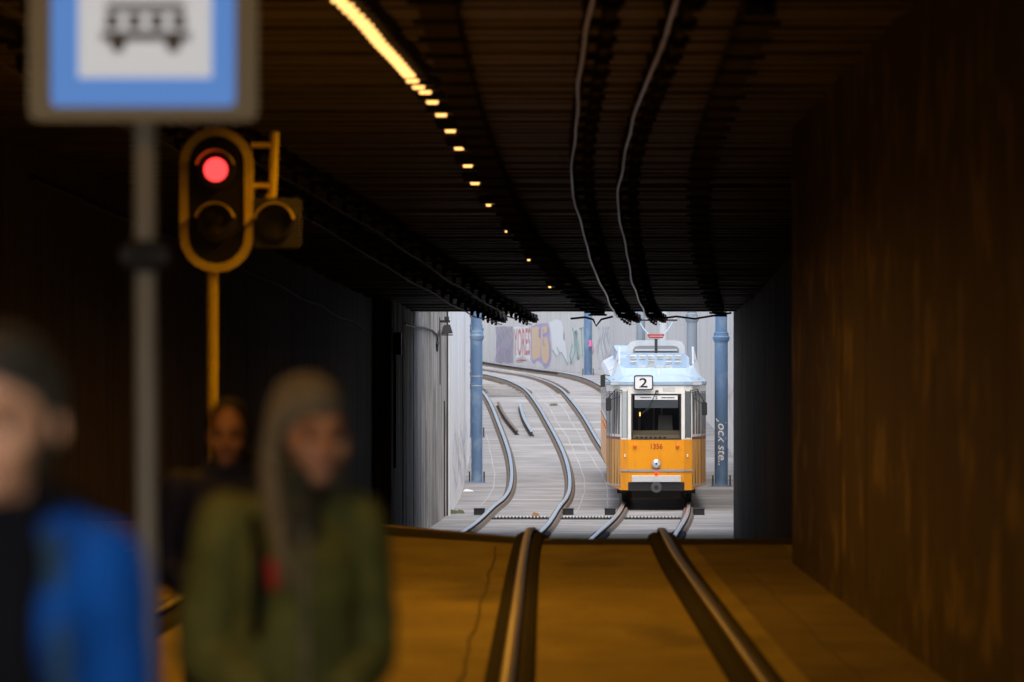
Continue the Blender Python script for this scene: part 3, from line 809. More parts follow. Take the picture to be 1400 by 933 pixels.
tag(o, 'magenta paint blob on the blue post before the graffiti', 'paint mark')
# pale graffiti on the near retaining walls
def wall_poly(pts_wall, side, d0, d1, z0, z1, m, label, n=7, seed=1, w=.05):
    r2 = random.Random(seed); mb = MB()
    for i in range(n):
        c = d0 + (d1 - d0) * (i + .5) / n; line = []
        for k in range(10):
            t = k / 9; dd = c + (d1 - d0) / n * .6 * math.sin(t * 8 + i * 2 + r2.random()); zq = z0 + (z1 - z0) * (t * .9 + r2.uniform(-.08, .08))
            line.append((poly_at(pts_wall, dd) - side * .014, dd, zq))
        for a, b in zip(line, line[1:]):
            mb.add([(a[0], a[1] - w * 3, a[2]), (a[0], a[1] + w * 3, a[2] + w * .3), (b[0], b[1] + w * 3, b[2]), (b[0], b[1] - w * 3, b[2] - w * .3)], [(0, 1, 2, 3)])
    o = mb.build('graffiti_piece', M[m]); tag(o, label, 'graffiti')
wall_poly(WL_OUT, -1, 130, 152, -.9, .6, 'g_blue', 'washed-out blue graffiti low on the pale wall outside the tunnel', 8, 4, .05)
wall_poly(WL_OUT, -1, 131, 150, -.3, .5, 'g_white', 'white scrawl over the blue graffiti on the pale wall', 6, 9, .04)
wall_poly(WR_OUT, 1, 150, 166, .2, 2.2, 'g_pink', 'pale pink graffiti on the retaining wall right behind the tram', 5, 5, .05)

# ------------------------------------------------------------------ tram
def chord(d0, d1, front):
    A = Vector((XR(d0), d0, ZT(d0))); B = Vector((XR(d1), d1, ZT(d1)))
    t = (B - A).normalized(); r = Vector((t.y, -t.x, 0)).normalized(); up = r.cross(t)
    o = A + t * (front - d0)
    def tf(u, y, v): return o + r * u + t * y + up * v
    return tf
D0 = 130.0
TFA = chord(132.3, 137.6, D0)
tram_loc = Vector((XR(D0), D0, ZT(D0)))
tram = empty('tram', tram_loc, 0, 'yellow and white articulated tram number 1356 on route 2', 'tram')
def T(tf=TFA): return MB(tf)
PLAN = [(-1.15, 9.0), (-1.15, 2.1), (-1.035, 1.0), (-.815, .17), (-.63, .02), (.63, .02), (.815, .17), (1.035, 1.0), (1.15, 2.1), (1.15, 9.0)]
def rake(y, v): return (.11 * max(0, v - 1.5) / 1.2 + .04 * max(0, .9 - v)) * max(0, 1 - y / 1.2)
def FP(i, t, v, off=0.0):
    a, b = PLAN[i], PLAN[i+1]; dx, dy = b[0]-a[0], b[1]-a[1]; L = math.hypot(dx, dy); nx, ny = dy / L, -dx / L
    x, y = a[0] + dx * t, a[1] + dy * t
    return (x + nx * off, y + ny * off + rake(y, v), v)
def panel(mb, i, t0, t1, v0, v1, o0=-.02, o1=.004):
    mb.hexa([FP(i, t0, v0, o1), FP(i, t1, v0, o1), FP(i, t1, v0, o0), FP(i, t0, v0, o0), FP(i, t0, v1, o1), FP(i, t1, v1, o1), FP(i, t1, v1, o0), FP(i, t0, v1, o0)])
    return mb
# lower body
mb = T()
vs = []; fs = []
levels = [.34, .7, 1.1, 1.5]
for v in levels:
    for i, (x, y) in enumerate(PLAN):
        vs.append((x, y + rake(y, v), v + (.08 if v == .34 and abs(x) > 1.0 else 0)))
n = len(PLAN)
for k in range(len(levels) - 1):
    for i in range(n - 1): fs.append((k*n+i, k*n+i+1, (k+1)*n+i+1, (k+1)*n+i))
fs.append(tuple(range(n))); fs.append((n-1, 0, 3*n, 4*n-1))
body = mb.add(vs, fs).build('body_lower', M['tram_orange'], tram, world=True)
# belt line
mb = T()
for i in (0, 1, 2, 6, 7, 8): panel(mb, i, 0, 1, 1.5, 1.56, -.02, .006)
mb.build('belt_stripe', M['brown_stripe'], tram, world=True)
# upper body with a real windscreen opening
mb = T()
for i in (0, 1, 2, 3, 5, 6, 7, 8): panel(mb, i, 0, 1, 1.5 if i in (3, 5) else 1.56, 2.74, -.05, 0)
panel(mb, 4, 0, .045, 1.5, 2.74, -.05, 0); panel(mb, 4, .955, 1, 1.5, 2.74, -.05, 0); panel(mb, 4, .045, .955, 2.54, 2.74, -.05, 0)
mb.build('body_upper', M['tram_white'], tram, world=True)
# windscreen
ws = T(); ws.add([FP(4, .05, 1.51, -.01), FP(4, .95, 1.51, -.01), FP(4, .95, 2.535, -.01), FP(4, .05, 2.535, -.01)], [(0, 1, 2, 3)])
ws = ws.build('windscreen', M['windscreen_glass'], tram, world=True)
mb = T()
for (a, b, c, d) in ((.045, .075, 1.5, 2.545), (.925, .955, 1.5, 2.545), (.075, .925, 1.5, 1.53), (.075, .925, 2.515, 2.545)): panel(mb, 4, a, b, c, d, -.02, .008)
mb.build('gasket', M['gasket'], ws, world=True)
# cab inside
mb = T(); mb.box(-.62, .62, 1.5, 1.54, 1.45, 2.7); mb.build('cab_wall', M['cab_dark'], tram, world=True)
cw = T(); cw.box(-.08, -.03, 1.44, 1.49, 1.5, 2.5); cw.box(.10, .15, 1.44, 1.49, 1.5, 2.5); cw.box(-.42, -.36, 1.44, 1.49, 1.5, 2.5); cw.build('cab_partition', M['cab_mid'], tram, world=True)
mb = T(); mb.box(-.66, .66, .06, 1.5, 1.44, 1.47); mb.build('cab_floor', M['cab_dark'], tram, world=True)
for s in (-1, 1): T().box(s*.66, s*.68, .3, 1.5, 1.47, 2.7).build('cab_side', M['cab_dark'], tram, world=True)
mb = T(); mb.hexa([(-.54,.10,1.48),(.54,.10,1.48),(.54,.5,1.48),(-.54,.5,1.48),(-.54,.16,1.60),(.54,.16,1.60),(.54,.5,1.70),(-.54,.5,1.70)]); db = mb.build('dashboard', M['dash_tan'], tram, world=True)
for i in range(7):
    x = -.44 + i * .105; T().box(x - .026, x + .026, .085, .135, 1.535, 1.56).build('air_slot', M['gasket'], db, world=True)
T().box(-.50, .50, .13, .15, 2.22, 2.40).build('sun_blind', M['visor_grey'], tram, world=True)
dbd = T().box(-.49, .49, .10, .13, 2.405, 2.505).build('destination_board', M['board_white'], tram, world=True)
def flat_text(tf, txt, x0, x1, z0, z1, y, m, name, parent, bold=.0):
    vs, fs = text_mesh(txt, 1, bold)
    MB(tf).add([(x0 + (x1 - x0) * u, y, z0 + (z1 - z0) * v) for u, v in vs], fs).build(name, m, parent, world=True)
flat_text(TFA, '2', -.02, .03, 2.42, 2.49, .096, M['ink'], 'route_number', dbd, .02)
for (a, b) in ((-.36, -.12), (.12, .40)):
    mb = T(); x = a; rr = random.Random(int(a * 100))
    while x < b:
        w = rr.uniform(.012, .03); mb.box(x, x + w, .095, .1, 2.445, 2.468); x += w + .007
    mb.build('small_print', M['ink'], dbd, world=True)
T().box(-.385, -.36, .4, .43, 2.03, 2.12).build('cab_lamp', M['cab_lamp'], tram, world=True)
mb = T(); mb.hexa([(.02,.9,1.47),(.4,.9,1.47),(.4,1.0,1.47),(.02,1.0,1.47),(.05,.98,2.05),(.37,.98,2.05),(.37,1.08,2.05),(.05,1.08,2.05)]); mb.build('driver_seat', M['cab_mid'], tram, world=True, bevel=.02)
# corner panes, door leaves and side windows
for i in (3, 5):
    o = panel(T(), i, .22, .80, 1.545, 2.60, -.02, .006).build('corner_window', M['pale_glass'] if i == 3 else M['mid_glass'], tram, world=True)
    mb = T()
    for (a, b, c, d) in ((.16, .22, 1.53, 2.62), (.80, .86, 1.53, 2.62)): panel(mb, i, a, b, c, d, -.02, .008)
    mb.build('frame', M['gasket'], o, world=True)
for i in (1, 2, 6, 7):
    flip = i > 4
    for k, (a, b) in enumerate(((.08, .34), (.38, .62), (.68, .94))):
        t0, t1 = (1 - b, 1 - a) if flip else (a, b)
        dr = panel(T(), i, t0, t1, .46, 1.50, -.01, .004).build('door_leaf', M['tram_orange_dirty'], tram, world=True)
        panel(T(), i, t0 + .04, t1 - .04, 1.62, 2.55, -.02, .005).build('door_window', M['dark_glass'], dr, world=True)
        mb = T()
        panel(mb, i, t0 - .012, t0, .46, 2.6, -.01, .008); panel(mb, i, t1, t1 + .012, .46, 2.6, -.01, .008)
        mb.build('door_seal', M['gasket'], dr, world=True)
    panel(T(), i, .05, .95, .44, .475, -.01, .02).build('step_trim', M['silver'], tram, world=True)
for i in (0, 8):
    for k in range(5):
        a = .03 + k * .19; t0, t1 = (a, a + .17)
        panel(T(), i, t0, t1, 1.66, 2.5, -.02, .005).build('side_window', M['dark_glass'], tram, world=True)
# front trim
panel(T(), 4, -.0, 1, .765, .815, -.01, .022).build('bumper_strip', M['silver'], tram, world=True)
mb = T(); panel(mb, 3, 0, 1, .77, .81, -.01, .018); panel(mb, 5, 0, 1, .77, .81, -.01, .018); mb.build('bumper_strip', M['silver'], tram, world=True)
panel(T(), 4, .055, .945, .53, .675, -.01, .045).build('bumper_plate', M['bright_plate'], tram, world=True, bevel=.006)
bz = T(); bz.box(-.64, .64, .0, .6, .30, .525); bz = T(); panel(bz, 4, -.01, 1.01, .325, .525, -.02, .012); bz = bz.build('recess_dark_panel', M['black'], tram, world=True)  # flat black panel, the dark of the recess put into its colour
panel(T(), 4, .0, 1., .335, .36, -.01, .02).build('lower_lip', M['dark_metal'], bz, world=True)
cp_ = MB(lambda x, y, z: TFA(x, y, z)); cp_.lathe([(.05, -.12), (.12, -.12), (.125, -.09), (.09, -.06), (.09, .05)], c=(0, 0, .41), axis='y', n=24); cp_ = cp_.build('coupler', M['cast_iron'], tram, world=True, smooth=True)
T().lathe([(.045, -.122), (.045, -.127)], c=(0, 0, .41), axis='y', n=16).build('coupler_eye', M['black'], cp_, world=True)
hl = T().lathe([(.104, .02), (.104, -.03), (.088, -.045)], c=(0, .0, .945), axis='y').build('headlight', M['silver'], tram, world=True, smooth=True)
T().lathe([(.08, -.046), (.06, -.056), (.0001, -.06)], c=(0, 0, .945), axis='y').build('lens', M['lens_glass'], hl, world=True, smooth=True)
T().lathe([(.03, -.05), (.018, -.066), (.0001, -.07)], c=(0, 0, .945), axis='y').build('bulb_cap', M['dark_metal'], hl, world=True, smooth=True)
T().lathe([(.036, .02), (.036, -.03), (.0001, -.04)], c=(0, 0, .715), axis='y', n=16).build('marker_light', M['red_lens'], tram, world=True, smooth=True)
for s in (-1, 1):
    T().lathe([(.042, .02), (.042, -.03), (.0001, -.045)], c=(s*.485, .01, 1.35), axis='y', n=16).build('indicator', M['amber_lens'], tram, world=True, smooth=True)
    T().box(s*.715 - .012, s*.715 + .012, .05, .12, 1.10, 1.16).build('badge', M['board_white'], tram, world=True)
flat_text(TFA, '1356', -.125, .145, 1.285, 1.405, .008, M['fleet_red'], 'fleet_number', tram, .012)
# route board
rb = T(); x0, x1, z0, z1, cc = -.51, -.07, 2.63, 2.97, .05
def rrect(x0, x1, z0, z1, c, k=4):
    out = []
    for (cx, cz, a0) in ((x1-c, z1-c, 0), (x0+c, z1-c, 90), (x0+c, z0+c, 180), (x1-c, z0+c, 270)):
        for i in range(k + 1):
            a = R(a0 + 90 * i / k); out.append((cx + c*math.cos(a), cz + c*math.sin(a)))
    return out
rb.prism(rrect(x0, x1, z0, z1, cc), 'y', -.01, .03); rb = rb.build('route_board', M['board_white'], tram, world=True)
T().ring(rrect(x0, x1, z0, z1, cc), rrect(x0+.026, x1-.026, z0+.026, z1-.026, cc*.7), 'y', -.016, .0).build('border', M['ink'], rb, world=True)
flat_text(TFA, '2', -.385, -.20, 2.69, 2.905, -.0145, M['ink'], 'route_number', rb, .012)
T().box(.16, .44, .075, .10, 2.60, 2.70).build('vent_panel', M['visor_grey'], tram, world=True) if False else panel(T(), 4, .62, .84, 2.60, 2.69, -.01, .006).build('vent_panel', M['grey_metal'], tram, world=True)
# wiper
mb = T(); mb.tube([(.0, .06, 2.60), (-.06, .06, 2.46), (-.20, .05, 2.16)], .009, 6); wp = mb.build('wiper', M['gasket'], tram, world=True)
T().tube([(-.33, .03, 2.08), (-.2, .04, 2.22)], .008, 6).build('wiper_blade', M['gasket'], wp, world=True)
T().box(-.02, .05, .05, .10, 2.585, 2.625).build('wiper_motor', M['gasket'], wp, world=True)
# roof
mb = T(); vs = []; fs = []
slices = [(2.73, 1.0, 0), (2.75, 1.02, -.03), (2.82, 1.02, -.03), (2.86, .985, .05), (2.93, .93, .18), (2.99, .80, .45)]
for v, k, ys in slices:
    for (x, y) in PLAN: vs.append((x * k, y + ys * max(0, 1 - y / 6) + rake(y, 2.7), v))
for a in range(len(slices) - 1):
    for i in range(n - 1): fs.append((a*n+i, a*n+i+1, (a+1)*n+i+1, (a+1)*n+i))
fs.append(tuple((len(slices)-1)*n + i for i in range(n)))
roof = mb.add(vs, fs).build('roof', M['tram_roof'], tram, world=True)
for s in (-1, 1):
    T().box(s*.68 - (0 if s > 0 else .36), s*.68 + (.36 if s > 0 else 0), .28, .9, 2.745, 2.80).build('gutter', M['grey_metal'], tram, world=True)
# sloping front shroud, louvred box, side wings, rear box
mb = T(); mb.hexa([(-.72,.55,2.90),(.72,.55,2.90),(.70,1.3,2.90),(-.70,1.3,2.90),(-.70,1.0,3.13),(.70,1.0,3.13),(.70,1.3,3.13),(-.70,1.3,3.13)]); mb.build('roof_shroud', M['tram_roof'], tram, world=True, bevel=.01)
for s in (-1, 1):
    mb = T(); mb.hexa([(s*.72,.56,2.88),(s*1.0,.95,2.88),(s*1.0,1.4,2.88),(s*.72,1.4,2.88),(s*.70,1.0,3.13),(s*.86,1.25,3.2),(s*.86,1.4,3.2),(s*.70,1.4,3.13)]); mb.build('shroud_corner', M['tram_roof'], tram, world=True)
    mb = T(); mb.hexa([(s*1.04,1.5,2.90),(s*1.07,6.5,2.90),(s*1.03,6.5,2.90),(s*1.0,1.5,2.90),(s*.87,1.5,3.22),(s*.90,6.5,3.62),(s*.86,6.5,3.62),(s*.83,1.5,3.22)]); wg = mb.build('roof_side_panel', M['tram_roof_white'], tram, world=True)
    mb = T(); mb.hexa([(s*.92,2.6,3.28),(s*.94,6.2,3.36),(s*.93,6.2,3.36),(s*.91,2.6,3.28),(s*.89,2.6,3.33),(s*.90,6.2,3.43),(s*.89,6.2,3.43),(s*.88,2.6,3.33)]); mb.build('seam', M['grey_metal'], wg, world=True)
mb = T(); mb.prism([(-.71, 2.95), (.71, 2.95), (.71, 3.38), (.66, 3.44), (.60, 3.47), (-.60, 3.47), (-.66, 3.44), (-.71, 3.38)], 'y', 1.32, 2.6); bx = mb.build('resistor_box', M['tram_roof'], tram, world=True)
for cidx in range(6):
    for rw in range(3):
        if (cidx in (0, 5) and rw == 0) or (cidx in (1, 3) and rw == 1): continue
        x = -.6 + cidx * .205; z = 3.13 + rw * .105
        for q in range(3 if cidx in (2,) or rw == 2 else 2):
            T().hexa([(x, 1.30, z + q*.03), (x + .15, 1.30, z + q*.03), (x + .15, 1.318, z + q*.03), (x, 1.318, z + q*.03), (x, 1.317, z + .02 + q*.03), (x + .15, 1.317, z + .02 + q*.03), (x + .15, 1.319, z + .02 + q*.03), (x, 1.319, z + .02 + q*.03)]).build('louvre', M['grey_metal'], bx, world=True)
rbx = [(-.68, 3.0), (.68, 3.0), (.68, 3.62), (.60, 3.74), (.45, 3.77), (-.45, 3.77), (-.60, 3.74), (-.68, 3.62)]
rin = [(-.54, 3.2), (.54, 3.2), (.54, 3.56), (.50, 3.62), (.4, 3.64), (-.4, 3.64), (-.50, 3.62), (-.54, 3.56)]
rr_ = T(); rr_.prism(rbx, 'y', 4.4, 6.6); rr_ = rr_.build('equipment_box', M['tram_roof_white'], tram, world=True)
T().prism(rin, 'y', 4.37, 4.395).build('intake_grille', M['visor_grey'], rr_, world=True)
T().box(-.5, .5, 4.34, 4.366, 3.52, 3.56).build('grille_bar', M['tram_roof_white'], rr_, world=True)
T().box(.04, .08, .62, .68, 2.95, 3.10).build('roof_stub', M['board_white'], tram, world=True)
mb = T(); mb.box(-.95, .95, 2.8, 4.3, 2.97, 3.08); mb.tube([(-.7,3.0,3.2),(.7,3.0,3.2)], .05, 8); mb.tube([(-.7,3.6,3.25),(.7,3.6,3.25)], .05, 8); mb.build('insulator_deck', M['visor_grey'], tram, world=True)
# pantograph
pg = T(); pg.box(-.3, .3, 3.0, 3.9, 3.08, 3.14); pg.tube([(0, 3.2, 3.1), (0, 3.3, 3.80)], .035, 8); pg = pg.build('pantograph', M['dark_metal'], tram, world=True)
T().tube([(-.19, 3.3, 3.9), (-.15, 3.3, 3.84), (.15, 3.3, 3.84), (.19, 3.3, 3.9), (-.19, 3.3, 3.9)], .022, 8).build('hinge_frame', M['panto_red'], pg, world=True)
for s in (-1, 1):
    T().tube([(s*.16, 3.3, 3.88), (s*.30, 3.4, 4.05), (s*.42, 3.5, 4.24)], .016, 6).build('arm', M['tram_roof'], pg, world=True)
    T().tube([(s*.42, 3.5, 4.24), (s*.50, 3.5, 4.32), (s*.56, 3.5, 4.24), (s*.60, 3.5, 4.12)], .014, 6).build('horn', M['silver'], pg, world=True)
T().box(-.5, .5, 3.46, 3.54, 4.22, 4.26).build('contact_strip', M['dark_metal'], pg, world=True)
# mirrors
def mirror(u0, v0, y0, u1, v1, y1, h=.3, w=.13):
    mb = T(); mb.tube([(u0, y0, v0), ((u0+u1)/2, (y0+y1)/2 - .05, v0 + .02), (u1, y1, v1 + h/2), (u1, y1, v1)], .011, 6); mb.tube([(u0, y0 + .1, v0 - .12), (u1, y1, v1 + h*.3)], .009, 6)
    a = mb.build('mirror_arm', M['gasket'], tram, world=True)
    T().prism(rrect(u1 - w/2, u1 + w/2, v1 - h/2, v1 + h/2, .03, 3), 'y', y1 - .03, y1 + .03).build('mirror', M['gasket'], a, world=True)
mirror(.78, 2.62, .2, 1.10, 2.20, .25); mirror(-.78, 2.62, .2, -1.09, 2.30, .25); mirror(-1.06, 2.95, 1.1, -1.23, 2.83, 1.2, .28, .11)
for s in (-1, 1):
    T().tube([(s*.80, .24, 2.58), (s*.98, .75, 2.58)], .01, 6).build('grab_rail', M['gasket'], tram, world=True)
# running gear
for y in (2.2, 4.1):
    for s in (-1, 1):
        w = T().lathe([(.30, -.06), (.33, -.04), (.33, .06), (.30, .07)], c=(s*.7535, y, .335), axis='x', n=28).build('wheel', M['dark_metal'], tram, world=True, smooth=True)
T().box(-.9, .9, 1.2, 8.8, .24, .5).build('underframe', M['black'], tram, world=True)
T().box(-.56, .56, .5, .6, .15, .42).build('lifeguard', M['black'], tram, world=True)
# middle and rear sections
def section(d0, d1, first):
    tf = chord(d0, d1, d0); L = d1 - d0
    MB(tf).box(-1.15, 1.15, 0, L, .42, 1.5).build('section_body', M['tram_orange'], tram, world=True)
    MB(tf).box(-1.155, 1.155, 0, L, 1.5, 1.56).build('belt_stripe', M['brown_stripe'], tram, world=True)
    MB(tf).box(-1.15, 1.15, 0, L, 1.56, 2.74).build('section_upper', M['tram_white'], tram, world=True)
    MB(tf).prism([(-1.15, 2.74), (1.15, 2.74), (1.1, 2.85), (.85, 2.98), (-.85, 2.98), (-1.1, 2.85)], 'y', 0, L).build('section_roof', M['tram_roof_white'], tram, world=True)
    MB(tf).box(-.85, .85, 1, L - 1, 2.98, 3.3).build('roof_unit', M['tram_roof'], tram, world=True)
    k = 5
    for s in (-1, 1):
        for q in range(k):
            a = .3 + q * (L - .4) / k; b = a + (L - .4) / k - .2
            MB(tf).box(s*1.145, s*1.156, a, b, 1.66, 2.5).build('side_window', M['dark_glass'], tram, world=True)
        for q in range(3):
            MB(tf).lathe([(.05, 0), (.03, s*.03)], c=(s*1.15, .4 + q * 1.2, 1.38), axis='x', n=10).build('side_marker', M['amber_lens'], tram, world=True)
    MB(tf).box(-.95, .95, .5, L - .5, .2, .42).build('underframe', M['black'], tram, world=True)
section(139.6, 144.8, True); section(145.5, 151.0, False)
for d in (138.98, 144.8):
    tf = chord(d, d + .7, d)
    for q in range(5):
        MB(tf).box(-1.08 + .04 * (q % 2), 1.08 - .04 * (q % 2), q * .13, q * .13 + .13, .5, 2.8).build('bellows_fold', M['gasket'], tram, world=True)
mirror(-1.1, 2.6, 2.3, -1.2, 2.5, 2.4, .2, .08) if False else None

# ------------------------------------------------------------------ things on the board-marked wall
def wlx(d): return poly_at(WL_BOARD, d)
d = 122.0; x = wlx(d); z = px(0, 447, d).z
fl = empty('floodlight', (x, d, z), 0, 'small black floodlight on a bracket on the board-marked wall', 'floodlight')
MB().box(0, .03, -.12, .12, -.2, .2).build('back_plate', M['black'], fl)
MB().box(.03, .24, -.1, .1, .09, .14).build('arm', M['black'], fl)
MB().hexa([(.05,-.16,-.16),(.30,-.16,-.14),(.30,.16,-.14),(.05,.16,-.16),(.10,-.12,.03),(.24,-.12,.05),(.24,.12,.05),(.10,.12,.03)]).build('lamp_head', M['black'], fl, bevel=.01)
MB().box(.12, .22, -.08, .08, .14, .22).build('driver_box', M['dark_metal'], fl, bevel=.008)
MB().box(.06, .30, -.18, .18, -.19, -.165).build('glass', M['dark_glass'], fl)
tag(MB().tube([(wlx(d) + .02, d, px(0, y, d).z) for y in (455, 490, 526)], .018, 6).build('conduit', M['black']), 'thin black conduit hanging below the floodlight', 'conduit')
tag(MB().tube([(wlx(dd) + .03, dd, px(0, y, dd).z) for dd, y in ((106, 443), (110, 447), (114, 448), (118, 452), (120.3, 458), (120.8, 470), (120.5, 480), (120.2, 472), (120.9, 459), (121.8, 452))], .02, 6).build('wall_cable', M['black'], smooth=True),
    'slack black cable looping along the board-marked wall to the floodlight', 'cable')
pts = [(poly_at(WL_NEAR, dd) + .04, dd, ZC(dd) - .35 - .006 * (dd - 60) + .03 * math.sin(dd)) for dd in range(60, 101, 3)]
tag(MB().tube(pts, .03, 6).build('wall_cable', M['black'], smooth=True), 'sagging black cable along the sooty wall under the roof', 'cable')
d = 102.2; x = wlx(d)
jb = empty('junction_box', (x, d, px(0, 470, d).z), 0, 'tall black junction box on the corner of the board-marked wall', 'box')
MB().box(0, .14, -.15, .15, -.2, .2).build('housing', M['black'], jb, bevel=.012); MB().box(.14, .152, -.13, .13, -.18, .18).build('cover', M['dark_metal'], jb)
tag(MB().tube([(x + .03, d - .1, px(0, y, d).z) for y in (480, 560, 640)], .03, 8).build('conduit', M['black']), 'tall black conduit running down from the junction box', 'conduit')
d = 124.6
tag(MB().box(wlx(d) - .01, wlx(d) + .03, d - .03, d + .03, ZT(d) - .1, 1.2).build('conduit', M['dark_metal']), 'slim square conduit at the foot of the board-marked wall', 'conduit')
# litter
def scrap(x, d, lab, m, n=3, s=.2):
    z = ground_z(x, d); mb = MB(); r3 = random.Random(int(d * 10))
    for i in range(n):
        cx, cy = x + r3.uniform(-s, s), d + r3.uniform(-s, s) * 2; h = r3.uniform(.05, .12)
        mb.add([(cx - .1, cy, z + .01), (cx + .1, cy - .05, z + .01), (cx + .08, cy + .12, z + .02), (cx - .05, cy + .1, z + h), (cx + .06, cy, z + h * .8)], [(0, 1, 4, 3), (1, 2, 4), (2, 3, 4), (0, 3, 2, 1)])
    tag(mb.build('litter', m), lab, 'litter')
scrap(px(640, 671, 146).x, 143.5, 'crumpled white litter at the foot of the pale wall', M['litter_white'], 3, .08)
scrap(-1.98, 127.5, 'heap of dark weeds and rubbish at the corner of the board-marked wall', M['scrub'], 7, .22)
scrap(px(732, 707, 124).x, 124.8, 'brown leaf on the drain grating of the left track', M['leaf_brown'], 1, .02)
scrap(px(756, 552, 186).x, 186, 'dark scrap between the two tracks on the ramp', M['scrub'], 2, .1)

# ------------------------------------------------------------------ stop sign on a pole
s_ = F / 18.0
cx = (198 - VPX) / s_
def sz(y): return CAM_Z + (HZY - y) / s_ + RAIL_H
sg = empty('stop_sign', (cx, 18, -RAIL_H), 0, 'blue and white tram stop sign with grey frame on a pole', 'sign')
h = lambda y: CAM_Z + (HZY - y) / s_ + RAIL_H
MB().tube([(.02, .0, 0), (.005, .0, 1.6), (0, 0, h(168))], .036, 16).build('pole', M['sign_pole'], sg, smooth=True)
MB().tube([(0, 0, h(168) + .001), (0, .03, h(168) + .6)], .034, 16).build('upper_pole', M['sign_pole'], sg, smooth=True)
W2 = .36
z0, z1 = h(167), h(167) + .76
def rr4(a, b, c, d, k): return rrect(a, b, c, d, k, 3)
bk = MB(); bk.prism(rr4(-W2, W2, z0, z1, .03), 'y', -.06, -.03); bk = bk.build('back_panel', M['sign_frame'], sg)
MB().ring(rr4(-W2, W2, z0, z1, .03), rr4(-W2+.07, W2-.07, z0+.045, z1-.045, .02), 'y', -.10, -.06).build('frame', M['sign_frame'], sg)
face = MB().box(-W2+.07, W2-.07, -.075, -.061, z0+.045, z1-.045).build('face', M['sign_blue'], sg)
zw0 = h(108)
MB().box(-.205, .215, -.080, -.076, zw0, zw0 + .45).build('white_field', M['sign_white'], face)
pc = MB(); zc = h(58)
pc.prism(rr4(-.135, .15, zc, zc + .03, .01), 'y', -.085, -.081)
for k in range(4):
    a = -.12 + k * .07; pc.prism(rr4(a, a + .045, zc + .04, zc + .085, .008), 'y', -.085, -.081)
pc.prism(rr4(-.12, .135, zc + .095, zc + .12, .01), 'y', -.085, -.081)
for x in (-.08, .095): pc.lathe([(.025, -.085), (.025, -.081)], c=(x, 0, zc - .012), axis='y', n=14)
pc.build('tram_pictogram', M['picto'], face)
cl = MB(); cl.lathe([(.04, -.05), (.058, -.04), (.058, .04), (.04, .05)], c=(.0, 0, h(350)), n=16); cl.box(-.075, .075, -.05, .05, h(350) - .025, h(350) + .025); cl.build('clamp', M['dark_metal'], sg)

# ------------------------------------------------------------------ tram signal
DS = 44.0; ss = F / DS
bx_, bz_ = (296 - VPX) / ss, 0
hs = lambda y: CAM_Z + (HZY - y) / ss + RAIL_H
si = empty('tram_signal', (bx_, DS, -RAIL_H), 0, 'two-lens tram signal showing red, black board with yellow rim', 'signal')
w2 = .285; zt, zb = hs(174), hs(373)
def stadium(w, zb, zt, k=10):
    out = []
    for i in range(k + 1): a = R(180 * i / k); out.append((w * math.cos(a), zt - w + w * math.sin(a)))
    for i in range(k + 1): a = R(180 + 180 * i / k); out.append((w * math.cos(a), zb + w + w * math.sin(a)))
    return out
MB().prism(stadium(w2 - .02, zb + .02, zt - .02), 'y', -.02, .02).build('backboard', M['signal_black'], si)
MB().ring(stadium(w2, zb, zt), stadium(w2 - .068, zb + .068, zt - .068), 'y', -.05, .03).build('rim', M['signal_yellow'], si)
for y, m in ((233, 'signal_red'), (305, 'dark_glass')):
    zc = hs(y)
    hd = MB().lathe([(.15, .0), (.15, -.12), (.093, -.13)], c=(0, 0, zc), axis='y', n=24).build('lamp_head', M['signal_black'], si, smooth=True)
    MB().lathe([(.092, -.13), (.07, -.148), (.0001, -.16)], c=(0, 0, zc), axis='y', n=24).build('lens', M[m], hd, smooth=True)
    vs = []; fs = []; k = 12
    for i in range(k + 1):
        a = R(15 + 150 * i / k)
        for (r, yy) in ((.155, -.10), (.155, -.32 - .0), (.146, -.32), (.146, -.10)): vs.append((r * math.cos(a), yy, zc + r * math.sin(a)))
    for i in range(k):
        for q in range(4): fs.append((i*4+q, i*4+(q+1)%4, (i+1)*4+(q+1)%4, (i+1)*4+q))
    MB().add(vs, fs).build('visor', M['signal_yellow'], hd, smooth=True)
MB().tube([(-.035, .05, 0), (-.035, .05, zb + .3)], .045, 14).build('pole', M['signal_yellow'], si, smooth=True)
br = MB(); xb = (372 - 296) / ss
br.tube([(xb, .02, hs(268)), (xb + .02, .02, hs(180))], .032, 10)
for y in (198, 254): br.tube([(w2 - .02, .02, hs(y)), (xb, .02, hs(y))], .02, 8)
br.tube([(xb, .02, hs(268)), (xb - .03, .02, hs(280))], .05, 10)
br.build('side_bracket', M['signal_yellow'], si)
xr_ = (378 - 296) / ss; zr = hs(305)
bx2 = MB().prism(rr4(xr_ - .18, xr_ + .19, zr - .19, zr + .19, .03), 'y', -.05, .1).build('repeater_box', M['signal_box'], si)
MB().lathe([(.145, -.05), (.145, -.1), (.12, -.11)], c=(xr_ - .01, 0, zr), axis='y', n=24).build('lens_ring', M['signal_black'], bx2, smooth=True)
MB().lathe([(.118, -.11), (.0001, -.13)], c=(xr_ - .01, 0, zr), axis='y', n=24).build('lens', M['dark_glass'], bx2)
vs = []; fs = []; k = 12
for i in range(k + 1):
    a = R(10 + 160 * i / k)
    for (r, yy) in ((.155, -.06), (.155, -.26), (.145, -.26), (.145, -.06)): vs.append((xr_ - .01 + r * math.cos(a), yy, zr + r * math.sin(a)))
for i in range(k):
    for q in range(4): fs.append((i*4+q, i*4+(q+1)%4, (i+1)*4+(q+1)%4, (i+1)*4+q))
MB().add(vs, fs).build('visor', M['signal_yellow'], bx2, smooth=True)

